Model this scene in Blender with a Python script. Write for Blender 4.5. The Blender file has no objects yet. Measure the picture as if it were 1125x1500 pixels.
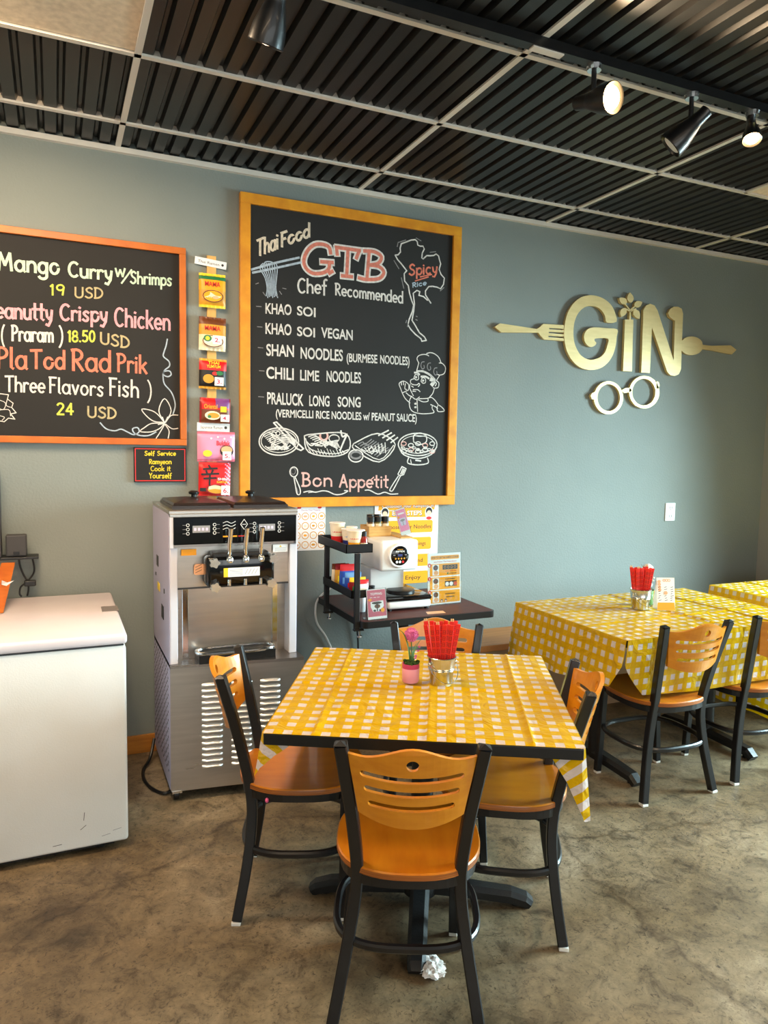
import bpy, bmesh, math, random
from mathutils import Vector, Matrix, noise
random.seed(7)
SC = bpy.context.scene
COL = SC.collection
PI = math.pi
R = math.radians
H = 2.934                                   # ceiling height

# ------------------------------------------------------------------ camera
cam_data = bpy.data.cameras.new('camera')
cam = bpy.data.objects.new('camera', cam_data)
COL.objects.link(cam)
SC.camera = cam
cam_data.sensor_fit = 'AUTO'
cam_data.sensor_width = 36.0
cam_data.lens = 36.0 * 1067.98 / 1500.0
cam_data.clip_start = 0.02
yaw, pitch, roll = 0.4253, -0.0878, 0.0185
fw = Vector((math.sin(yaw)*math.cos(pitch), math.cos(yaw)*math.cos(pitch), math.sin(pitch)))
rt = Vector((math.cos(yaw), -math.sin(yaw), 0))
up = rt.cross(fw)
rt2 = rt*math.cos(roll) + up*math.sin(roll)
up2 = -rt*math.sin(roll) + up*math.cos(roll)
cam.matrix_world = Matrix(((rt2.x, up2.x, -fw.x, -0.2985), (rt2.y, up2.y, -fw.y, -3.7563), (rt2.z, up2.z, -fw.z, 1.5593), (0, 0, 0, 1)))

# ------------------------------------------------------------------ world, daylight, exposure
SC.view_settings.view_transform = 'Standard'
SC.view_settings.look = 'None'
SC.view_settings.gamma = 1.0
SC.view_settings.use_curve_mapping = False
SC.view_settings.exposure = 0.0
world = bpy.data.worlds.new('world')
SC.world = world
world.use_nodes = True
world.node_tree.nodes['Background'].inputs[0].default_value = (0.75, 0.88, 1.0, 1)
world.node_tree.nodes['Background'].inputs[1].default_value = 0.5

def area(name, loc, direction, sx, sy, power, color):
    d = bpy.data.lights.new(name, 'AREA')
    d.shape = 'RECTANGLE'; d.size = sx; d.size_y = sy; d.energy = power; d.color = color
    o = bpy.data.objects.new(name, d); COL.objects.link(o)
    o.location = loc
    o.rotation_euler = Vector(direction).to_track_quat('-Z', 'Z').to_euler()
    return o

area('daylight_side_windows', (6.7, -3.3, 3.9), (-1, 0.12, -0.45), 7.0, 2.8, 4800, (0.69, 0.93, 1.0))
area('daylight_front_windows', (0.6, -8.6, 2.2), (0, 1, -0.15), 7.0, 2.4, 260, (1.0, 0.97, 0.94))

# ------------------------------------------------------------------ materials
def S(r, g, b):
    f = lambda c: c/12.92 if c <= 0.04045 else ((c+0.055)/1.055)**2.4
    return (f(r/255), f(g/255), f(b/255), 1)
MATS = {}
def mat(name, c, rough=0.5, metal=0.0, c2=None, scale=8.0, stretch=(1, 1, 1), bump=0.0, bscale=60.0, emit=0.0, coat=0.0, trans=0.0, alpha=1.0, detail=4.0, rvar=0.0):
    m = bpy.data.materials.new(name); m.use_nodes = True
    nt = m.node_tree; N = nt.nodes; L = nt.links
    b = N['Principled BSDF']
    b.inputs['Base Color'].default_value = c
    b.inputs['Roughness'].default_value = rough
    b.inputs['Metallic'].default_value = metal
    b.inputs['Coat Weight'].default_value = coat
    b.inputs['Transmission Weight'].default_value = trans
    b.inputs['Alpha'].default_value = alpha
    if emit:
        b.inputs['Emission Color'].default_value = c
        b.inputs['Emission Strength'].default_value = emit
    if c2 is not None or bump:
        tc = N.new('ShaderNodeTexCoord'); mp = N.new('ShaderNodeMapping')
        mp.inputs['Scale'].default_value = stretch
        L.new(tc.outputs['Object'], mp.inputs[0])
    if c2 is not None:
        n = N.new('ShaderNodeTexNoise'); n.inputs['Scale'].default_value = scale; n.inputs['Detail'].default_value = detail
        L.new(mp.outputs[0], n.inputs['Vector'])
        r = N.new('ShaderNodeValToRGB')
        r.color_ramp.elements[0].position = 0.32; r.color_ramp.elements[1].position = 0.68
        r.color_ramp.elements[0].color = c; r.color_ramp.elements[1].color = c2
        L.new(n.outputs['Fac'], r.inputs[0]); L.new(r.outputs[0], b.inputs['Base Color'])
        if rvar:
            mr = N.new('ShaderNodeMapRange'); mr.inputs[3].default_value = rough-rvar; mr.inputs[4].default_value = rough+rvar
            L.new(n.outputs['Fac'], mr.inputs[0]); L.new(mr.outputs[0], b.inputs['Roughness'])
    if bump:
        n2 = N.new('ShaderNodeTexNoise'); n2.inputs['Scale'].default_value = bscale; n2.inputs['Detail'].default_value = 3
        L.new(mp.outputs[0], n2.inputs['Vector'])
        bp = N.new('ShaderNodeBump'); bp.inputs['Strength'].default_value = bump; bp.inputs['Distance'].default_value = 0.01
        L.new(n2.outputs['Fac'], bp.inputs['Height']); L.new(bp.outputs[0], b.inputs['Normal'])
    MATS[name] = m
    return m

mat('wall_paint', S(131, 137, 132), 0.72, c2=S(124, 131, 127), scale=1.5, bump=0.2, bscale=85)
mat('plain_paint', S(150, 150, 145), 0.8)
mat('ceiling_black', S(27, 25, 24), 0.36, c2=S(21, 20, 19), scale=3)
mat('ceiling_back', S(14, 13, 12), 0.9)
mat('grid_white', S(222, 212, 200), 0.5)
mat('trim_wood', S(196, 128, 40), 0.45, c2=S(165, 100, 26), scale=6, stretch=(1, 8, 8))
mat('frame_wood', S(232, 158, 34), 0.42, c2=S(206, 126, 20), scale=5, stretch=(2, 6, 2))
mat('frame_orange', S(196, 104, 22), 0.45, c2=S(176, 86, 14), scale=5, stretch=(2, 6, 2))
mat('slate', S(23, 20, 18), 0.8, c2=S(29, 26, 24), scale=2.2, detail=6)
mat('honey_wood', S(216, 140, 30), 0.3, c2=S(200, 120, 18), scale=5, stretch=(1.5, 7, 7), coat=0.25)
mat('honey_seat', S(206, 126, 24), 0.3, c2=S(190, 106, 16), scale=4, stretch=(6, 1.2, 6), coat=0.25)
mat('ply_edge', S(190, 110, 35), 0.5, c2=S(120, 62, 16), scale=12, stretch=(.4, .4, 40))
mat('black_metal', S(14, 14, 17), 0.36, coat=0.15)
mat('black_cast', S(17, 17, 18), 0.45, bump=0.1, bscale=120)
mat('black_plastic', S(13, 13, 14), 0.38)
mat('black_gloss', S(10, 10, 11), 0.08)
mat('black_lid', S(36, 27, 25), 0.3)
mat('steel', (0.56, 0.53, 0.49, 1), 0.3, metal=1.0, c2=(0.48, 0.455, 0.42, 1), scale=9, stretch=(.4, .4, 5), rvar=0.06)
mat('steel_dark', (0.42, 0.39, 0.37, 1), 0.28, metal=1.0, c2=(0.36, 0.335, 0.315, 1), scale=7, stretch=(.5, .5, 3), rvar=0.06)
mat('louver_steel', (0.86, 0.86, 0.86, 1), 0.42, metal=1.0)
mat('chrome', (0.8, 0.8, 0.8, 1), 0.12, metal=1.0)
mat('galvanised', (0.66, 0.66, 0.6, 1), 0.25, metal=1.0, c2=(0.55, 0.56, 0.5, 1), scale=30)
mat('machine_white', S(214, 212, 220), 0.42)
mat('machine_side', S(176, 172, 196), 0.45)
mat('freezer_white', S(226, 226, 224), 0.35, c2=S(214, 212, 206), scale=2.2, bump=0.05, bscale=160)
mat('freezer_lid', S(222, 212, 216), 0.2, c2=S(216, 204, 206), scale=3)
mat('seal_grey', S(60, 60, 62), 0.6)
mat('hinge_grey', S(120, 112, 110), 0.4)
mat('dark_laminate', S(86, 38, 30), 0.5, c2=S(68, 29, 24), scale=9, stretch=(2, 9, 1))
mat('bench_top', S(178, 122, 66), 0.4, c2=S(156, 100, 48), scale=4, stretch=(1, 10, 1))
mat('bench_front', S(168, 140, 112), 0.6, c2=S(150, 122, 95), scale=4)
mat('appliance_white', S(240, 238, 234), 0.3)
mat('white_plastic', S(235, 235, 232), 0.4)
mat('paper_white', S(240, 238, 236), 0.7)
mat('bamboo', S(214, 168, 96), 0.5, c2=S(188, 138, 66), scale=6, stretch=(2, 2, 16))
mat('glide_white', S(225, 222, 215), 0.5)
mat('moss', S(62, 92, 22), 0.9, c2=S(30, 54, 8), scale=90)
mat('leaf_green', S(92, 132, 62), 0.5, c2=S(70, 110, 48), scale=20)
mat('pink_flower', S(222, 120, 172), 0.7, c2=S(204, 92, 150), scale=60)
mat('pot_pink', S(240, 164, 184), 0.3)
mat('pot_rim', S(196, 58, 108), 0.35)
mat('sleeve_red', S(226, 34, 18), 0.5)
mat('sleeve_dark', S(178, 18, 10), 0.5)
mat('print_dark', S(92, 12, 8), 0.6)
mat('stick_wood', S(228, 190, 132), 0.6)
mat('brushed_gold', S(222, 196, 138), 0.42, metal=0.25, c2=S(212, 186, 128), scale=8, stretch=(1, 1, 6))
mat('pine', S(226, 180, 104), 0.55, c2=S(204, 154, 80), scale=6, stretch=(4, 4, 1))
mat('grey_mesh', S(150, 156, 150), 0.6, bump=0.5, bscale=400)
mat('cable_white', S(220, 220, 214), 0.4)
mat('gum', S(240, 100, 150), 0.4)
mat('napkin', S(236, 232, 228), 0.85)
mat('diffuser', S(226, 205, 176), 0.6, c2=S(200, 178, 148), scale=40, emit=0.10)
mat('bulb_on', (1.0, 0.62, 0.26, 1), 0.4, emit=26.0)
mat('bulb_soft', (1.0, 0.80, 0.6, 1), 0.4, emit=2.2)
mat('sauce_red', S(140, 28, 16), 0.2)
mat('jar_brown', S(96, 66, 30), 0.2)
mat('jar_green', S(116, 108, 52), 0.2)
for n_, c_ in dict(mint=(205, 228, 200), lime=(206, 214, 84), tan=(186, 170, 128), pink=(236, 164, 174), chalk=(224, 218, 212), cream=(232, 214, 190), coral=(232, 126, 100), salmon=(222, 128, 108), rose=(232, 178, 168), dim=(140, 136, 136), bluechalk=(176, 190, 204), yellow=(232, 206, 48)).items():
    mat('chalk_' + n_, S(*c_), 0.85, c2=S(*[int(v*0.86) for v in c_]), scale=70)
for n_, c_ in dict(white=(242, 240, 238), orange=(250, 166, 14), black=(24, 22, 22), red=(214, 36, 34), ink=(46, 36, 30), magenta=(198, 52, 92), rosepink=(206, 98, 118), yellow=(246, 208, 44), gold=(214, 150, 40), green=(44, 120, 70), pinkpack=(240, 150, 186), redpack=(214, 22, 26), purple=(120, 66, 130), brown=(112, 58, 28), skin=(240, 200, 170), cream=(244, 226, 190), blue=(44, 84, 178), lightblue=(110, 160, 214), navy=(42, 52, 120), grey=(150, 148, 150), peach=(238, 176, 130), darkred=(140, 20, 26), lavender=(216, 206, 226)).items():
    mat('ink_' + n_, S(*c_), 0.42)

def glass_mat():
    m = bpy.data.materials.new('window_glass'); m.use_nodes = True
    nt = m.node_tree; N = nt.nodes; N.clear()
    o = N.new('ShaderNodeOutputMaterial'); t = N.new('ShaderNodeBsdfTransparent'); g = N.new('ShaderNodeBsdfGlossy'); mx = N.new('ShaderNodeMixShader')
    t.inputs[0].default_value = (0.95, 0.98, 0.98, 1); g.inputs['Roughness'].default_value = 0.02; mx.inputs[0].default_value = 0.07
    nt.links.new(t.outputs[0], mx.inputs[1]); nt.links.new(g.outputs[0], mx.inputs[2]); nt.links.new(mx.outputs[0], o.inputs[0])
    MATS['window_glass'] = m
    m2 = m.copy(); m2.name = 'clear_acrylic'; MATS['clear_acrylic'] = m2
    m2.node_tree.nodes['Mix Shader'].inputs[0].default_value = 0.16
glass_mat()

def cloth_mat():
    m = bpy.data.materials.new('gingham_vinyl'); m.use_nodes = True
    nt = m.node_tree; N = nt.nodes; L = nt.links; b = N['Principled BSDF']
    uv = N.new('ShaderNodeUVMap'); sp = N.new('ShaderNodeSeparateXYZ'); L.new(uv.outputs[0], sp.inputs[0])
    def sq(sock):
        a = N.new('ShaderNodeMath'); a.operation = 'FRACT'; L.new(sock, a.inputs[0])
        c = N.new('ShaderNodeMath'); c.operation = 'LESS_THAN'; c.inputs[1].default_value = 0.48; L.new(a.outputs[0], c.inputs[0])
        return c
    cx, cy = sq(sp.outputs[0]), sq(sp.outputs[1])
    w = N.new('ShaderNodeMath'); w.operation = 'MULTIPLY'; L.new(cx.outputs[0], w.inputs[0]); L.new(cy.outputs[0], w.inputs[1])
    ad = N.new('ShaderNodeMath'); ad.operation = 'ADD'; L.new(cx.outputs[0], ad.inputs[0]); L.new(cy.outputs[0], ad.inputs[1])
    mn = N.new('ShaderNodeMath'); mn.operation = 'MINIMUM'; mn.inputs[1].default_value = 1.0; L.new(ad.outputs[0], mn.inputs[0])
    m1 = N.new('ShaderNodeMix'); m1.data_type = 'RGBA'
    m1.inputs[6].default_value = S(218, 168, 0); m1.inputs[7].default_value = S(224, 177, 0)
    L.new(mn.outputs[0], m1.inputs[0])
    m3 = N.new('ShaderNodeMix'); m3.data_type = 'RGBA'; m3.inputs[7].default_value = S(222, 208, 204)
    L.new(w.outputs[0], m3.inputs[0]); L.new(m1.outputs[2], m3.inputs[6]); L.new(m3.outputs[2], b.inputs['Base Color'])
    b.inputs['Roughness'].default_value = 0.32; b.inputs['Specular IOR Level'].default_value = 0.28; b.inputs['Coat Weight'].default_value = 0.06; b.inputs['Coat Roughness'].default_value = 0.2
    tc = N.new('ShaderNodeTexCoord')
    n = N.new('ShaderNodeTexNoise'); n.inputs['Scale'].default_value = 9; n.inputs['Detail'].default_value = 3; n.inputs['Distortion'].default_value = 1.4
    L.new(tc.outputs['Object'], n.inputs['Vector'])
    bp = N.new('ShaderNodeBump'); bp.inputs['Strength'].default_value = 0.55; bp.inputs['Distance'].default_value = 0.03
    L.new(n.outputs['Fac'], bp.inputs['Height']); L.new(bp.outputs[0], b.inputs['Normal'])
    tr = N.new('ShaderNodeBsdfTranslucent'); tr.inputs[0].default_value = S(240, 190, 10)
    mx = N.new('ShaderNodeMixShader'); mx.inputs[0].default_value = 0.22
    L.new(b.outputs[0], mx.inputs[1]); L.new(tr.outputs[0], mx.inputs[2]); L.new(m3.outputs[2], tr.inputs[0])
    L.new(mx.outputs[0], N['Material Output'].inputs[0])
    MATS['gingham'] = m
cloth_mat()

def floor_mat():
    m = bpy.data.materials.new('stained_concrete'); m.use_nodes = True
    nt = m.node_tree; N = nt.nodes; L = nt.links; b = N['Principled BSDF']
    tc = N.new('ShaderNodeTexCoord')
    def nz(scale, det, dist=0.0, rough=0.6):
        n = N.new('ShaderNodeTexNoise'); n.inputs['Scale'].default_value = scale; n.inputs['Detail'].default_value = det
        n.inputs['Distortion'].default_value = dist; n.inputs['Roughness'].default_value = rough
        L.new(tc.outputs['Object'], n.inputs['Vector']); return n
    def ramp(n, els):
        r = N.new('ShaderNodeValToRGB'); e = r.color_ramp.elements
        e[0].position, e[0].color = els[0]; e[1].position, e[1].color = els[-1]
        for p, c in els[1:-1]:
            x = e.new(p); x.color = c
        L.new(n.outputs[0], r.inputs[0]); return r
    base = ramp(nz(1.6, 8, 0.4), [(0.30, S(72, 58, 40)), (0.44, S(112, 96, 72)), (0.58, S(134, 118, 94)), (0.72, S(172, 158, 136))])
    mott = ramp(nz(11, 8, 0.8, 0.72), [(0.33, (0.34, 0.31, 0.28, 1)), (0.46, (0.80, 0.78, 0.76, 1)), (0.66, (1.2, 1.18, 1.14, 1))])
    spk = ramp(nz(55, 6, 1.5, 0.75), [(0.35, (0.30, 0.27, 0.24, 1)), (0.45, (0.95, 0.95, 0.95, 1)), (0.7, (1.15, 1.14, 1.12, 1))])
    def mul(a, c):
        x = N.new('ShaderNodeMix'); x.data_type = 'RGBA'; x.blend_type = 'MULTIPLY'; x.inputs[0].default_value = 1.0
        L.new(a, x.inputs[6]); L.new(c, x.inputs[7]); return x.outputs[2]
    col = mul(mul(base.outputs[0], mott.outputs[0]), spk.outputs[0])
    v = N.new('ShaderNodeTexVoronoi'); v.feature = 'DISTANCE_TO_EDGE'; v.inputs['Scale'].default_value = 0.5
    dn = nz(3, 5); mv = N.new('ShaderNodeMix'); mv.data_type = 'VECTOR'; mv.inputs[0].default_value = 0.22
    L.new(tc.outputs['Object'], mv.inputs[4]); L.new(dn.outputs['Color'], mv.inputs[5]); L.new(mv.outputs[1], v.inputs['Vector'])
    cr = ramp(v, [(0.0, (0.6, 0.56, 0.52, 1)), (0.002, (0.8, 0.78, 0.76, 1)), (0.005, (1, 1, 1, 1))])
    col = mul(col, cr.outputs[0])
    L.new(col, b.inputs['Base Color'])
    rr = N.new('ShaderNodeMapRange'); rr.inputs[3].default_value = 0.32; rr.inputs[4].default_value = 0.62
    L.new(nz(5, 5).outputs[0], rr.inputs[0]); L.new(rr.outputs[0], b.inputs['Roughness'])
    bp = N.new('ShaderNodeBump'); bp.inputs['Strength'].default_value = 0.12; bp.inputs['Distance'].default_value = 0.01
    L.new(nz(38, 6, 0.5).outputs[0], bp.inputs['Height']); L.new(bp.outputs[0], b.inputs['Normal'])
    MATS['concrete'] = m
floor_mat()
M = lambda n: MATS[n]

# ------------------------------------------------------------------ helpers
def tag(o, label, cat, group=None):
    o['label'] = label; o['category'] = cat
    if group: o['group'] = group
    return o
def thing(name, label, cat, loc=(0, 0, 0), rz=0.0, group=None):
    o = bpy.data.objects.new(name, None); COL.objects.link(o)
    o.empty_display_size = 0.05
    o.location = loc; o.rotation_euler = (0, 0, rz)
    return tag(o, label, cat, group)
def struct(o):
    o['kind'] = 'structure'; return o
def origin_of(p):
    v = Vector((0, 0, 0))
    while p is not None:
        v += p.location; p = p.parent
    return v

class MB:
    """collects shapes and links them as one mesh object"""
    def __init__(s):
        s.bm = bmesh.new(); s.mi = 0; s.uvs = None
    def _tagm(s, faces):
        for f in faces: f.material_index = s.mi
    def geo(s, verts, faces):
        vs = [s.bm.verts.new(v) for v in verts]; fs = []
        for f in faces:
            try: fs.append(s.bm.faces.new([vs[i] for i in f]))
            except ValueError: pass
        s._tagm(fs); return s
    def box(s, x0, x1, y0, y1, z0, z1, bev=0.0, seg=2):
        r = bmesh.ops.create_cube(s.bm, size=1.0)
        for v in r['verts']:
            v.co = Vector(((x0+x1)/2+v.co.x*(x1-x0), (y0+y1)/2+v.co.y*(y1-y0), (z0+z1)/2+v.co.z*(z1-z0)))
        fs = list({f for v in r['verts'] for f in v.link_faces})
        if bev:
            es = list({e for v in r['verts'] for e in v.link_edges})
            q = bmesh.ops.bevel(s.bm, geom=es, offset=bev, segments=seg, profile=0.5, affect='EDGES')
            fs = list({f for v in q['verts'] for f in v.link_faces} | {f for f in fs if f.is_valid})
        s._tagm(fs); return s
    def lathe(s, prof, n=24, mtx=None, cap=True):
        """profile of (radius, z) revolved about z"""
        mtx = mtx or Matrix()
        rings = []
        for r, z in prof:
            rings.append([s.bm.verts.new(mtx @ Vector((r*math.cos(2*PI*i/n), r*math.sin(2*PI*i/n), z))) for i in range(n)])
        fs = []
        for a, b in zip(rings, rings[1:]):
            for i in range(n):
                fs.append(s.bm.faces.new((a[i], a[(i+1) % n], b[(i+1) % n], b[i])))
        if cap:
            fs.append(s.bm.faces.new(rings[0][::-1])); fs.append(s.bm.faces.new(rings[-1]))
        s._tagm(fs); return s
    def tube(s, pts, r, n=8, sect=None, xdir=None, closed=False):
        """round (or custom section) tube along points; sect = list of (a, b) in the frame"""
        P = [Vector(p) for p in pts]; k = len(P)
        rs = r if isinstance(r, (list, tuple)) else [r]*k
        rings = []; prev = None
        for i, p in enumerate(P):
            if closed: t = P[(i+1) % k]-P[i-1]
            else: t = P[min(i+1, k-1)]-P[max(i-1, 0)]
            t.normalize()
            if xdir is not None:
                a = Vector(xdir); a = (a-t*a.dot(t)).normalized()
            elif prev is None:
                a = t.orthogonal().normalized()
            else:
                a = (prev-t*prev.dot(t)).normalized()
            prev = a; b = t.cross(a)
            sc = sect or [(math.cos(2*PI*j/n), math.sin(2*PI*j/n)) for j in range(n)]
            rings.append([s.bm.verts.new(p+a*(u*rs[i])+b*(w*rs[i])) for u, w in sc])
        fs = []; m = len(rings[0])
        pairs = list(zip(rings, rings[1:])) + ([(rings[-1], rings[0])] if closed else [])
        for A, B in pairs:
            for j in range(m): fs.append(s.bm.faces.new((A[j], A[(j+1) % m], B[(j+1) % m], B[j])))
        if not closed:
            fs.append(s.bm.faces.new(rings[0][::-1])); fs.append(s.bm.faces.new(rings[-1]))
        s._tagm(fs); return s
    def ball(s, c, rx, ry=None, rz=None, u=16, v=10):
        ry = ry or rx; rz = rz or rx
        r = bmesh.ops.create_uvsphere(s.bm, u_segments=u, v_segments=v, radius=1.0)
        for q in r['verts']: q.co = Vector((c[0]+q.co.x*rx, c[1]+q.co.y*ry, c[2]+q.co.z*rz))
        s._tagm({f for q in r['verts'] for f in q.link_faces}); return s
    def prism(s, poly, z0, z1, f=None):
        """polygon (x, y) extruded z0..z1; f maps (x, y, z) to a point"""
        f = f or (lambda x, y, z: (x, y, z)); n = len(poly)
        a = [s.bm.verts.new(f(x, y, z0)) for x, y in poly]; b = [s.bm.verts.new(f(x, y, z1)) for x, y in poly]
        fs = [s.bm.faces.new(a[::-1]), s.bm.faces.new(b)]
        for i in range(n): fs.append(s.bm.faces.new((a[i], a[(i+1) % n], b[(i+1) % n], b[i])))
        s._tagm(fs); return s
    def grid(s, nu, nv, f, uvf=None, colf=None):
        """surface f(u, v) on 0..1; optional uv and per-face material index"""
        V = [[s.bm.verts.new(f(i/nu, j/nv)) for j in range(nv+1)] for i in range(nu+1)]
        if uvf and s.uvs is None: s.uvs = s.bm.loops.layers.uv.new('UVMap')
        for i in range(nu):
            for j in range(nv):
                fc = s.bm.faces.new((V[i][j], V[i+1][j], V[i+1][j+1], V[i][j+1]))
                fc.material_index = colf((i+.5)/nu, (j+.5)/nv) if colf else s.mi
                if uvf:
                    for lp, (a, b) in zip(fc.loops, ((i, j), (i+1, j), (i+1, j+1), (i, j+1))):
                        lp[s.uvs].uv = uvf(a/nu, b/nv)
        return s
    def build(s, name, m, parent=None, world=False, smooth=False, fixn=True, shift=None):
        if fixn: bmesh.ops.recalc_face_normals(s.bm, faces=s.bm.faces[:])
        if world and parent is not None:
            o_ = origin_of(parent)
            for v in s.bm.verts: v.co -= o_
        me = bpy.data.meshes.new(name)
        s.bm.to_mesh(me); s.bm.free()
        for q in (m if isinstance(m, (list, tuple)) else [m]): me.materials.append(MATS[q])
        if smooth:
            for p in me.polygons: p.use_smooth = True
            try: me.set_sharp_from_angle(angle=R(38))
            except Exception: pass
        o = bpy.data.objects.new(name, me); COL.objects.link(o)
        if parent is not None: o.parent = parent
        return o

def center_origin(o):
    """put the origin of a top-level mesh at the middle of its base"""
    me = o.data
    xs = [v.co.x for v in me.vertices]; ys = [v.co.y for v in me.vertices]; zs = [v.co.z for v in me.vertices]
    c = Vector(((min(xs)+max(xs))/2, (min(ys)+max(ys))/2, min(zs)))
    me.transform(Matrix.Translation(-c)); o.location = o.location + c
    return o

def copy_tree(o, parent=None):
    c = o.copy(); COL.objects.link(c)
    if parent is not None:
        c.parent = parent; c.matrix_parent_inverse = o.matrix_parent_inverse.copy()
    for ch in list(o.children): copy_tree(ch, c)
    return c

def catmull(P, n=6, closed=False):
    out = []; k = len(P)
    if k < 3: return list(P)
    g = lambda i: P[i % k] if closed else P[max(0, min(k-1, i))]
    for i in range(k if closed else k-1):
        p0, p1, p2, p3 = g(i-1), g(i), g(i+1), g(i+2)
        for j in range(n):
            t = j/n
            out.append(tuple(0.5*((2*b)+(-a+c)*t+(2*a-5*b+4*c-d)*t*t+(-a+3*b-3*c+d)*t**3) for a, b, c, d in zip(p0, p1, p2, p3)))
    if not closed: out.append(tuple(P[-1]))
    return out

def curve_mesh(data):
    """verts, faces of a curve or text datablock"""
    o = bpy.data.objects.new('shape', data); COL.objects.link(o)
    dg = bpy.context.evaluated_depsgraph_get(); dg.update()
    me = bpy.data.meshes.new_from_object(o.evaluated_get(dg))
    vs = [tuple(v.co) for v in me.vertices]; fs = [tuple(p.vertices) for p in me.polygons]
    bpy.data.objects.remove(o); bpy.data.meshes.remove(me)
    return vs, fs

def fill2d(loops, depth):
    """flat shape with holes, extruded +-depth/2 along z"""
    cu = bpy.data.curves.new('shape', 'CURVE'); cu.dimensions = '2D'; cu.fill_mode = 'BOTH'; cu.extrude = depth/2
    for lp in loops:
        sp = cu.splines.new('POLY'); sp.points.add(len(lp)-1)
        for p, (x, y) in zip(sp.points, lp): p.co = (x, y, 0, 1)
        sp.use_cyclic_u = True
    r = curve_mesh(cu); bpy.data.curves.remove(cu); return r

TXT = {}
def text_shape(body, bold=0.0):
    k = (body, bold)
    if k not in TXT:
        cu = bpy.data.curves.new('shape', 'FONT'); cu.body = body; cu.size = 1.0; cu.offset = bold; cu.fill_mode = 'FRONT'; cu.resolution_u = 4
        vs, fs = curve_mesh(cu); bpy.data.curves.remove(cu)
        x0 = min(v[0] for v in vs); x1 = max(v[0] for v in vs)
        TXT[k] = ([((v[0]-x0)/(x1-x0), v[1]/0.73) for v in vs], fs)
    return TXT[k]

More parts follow.
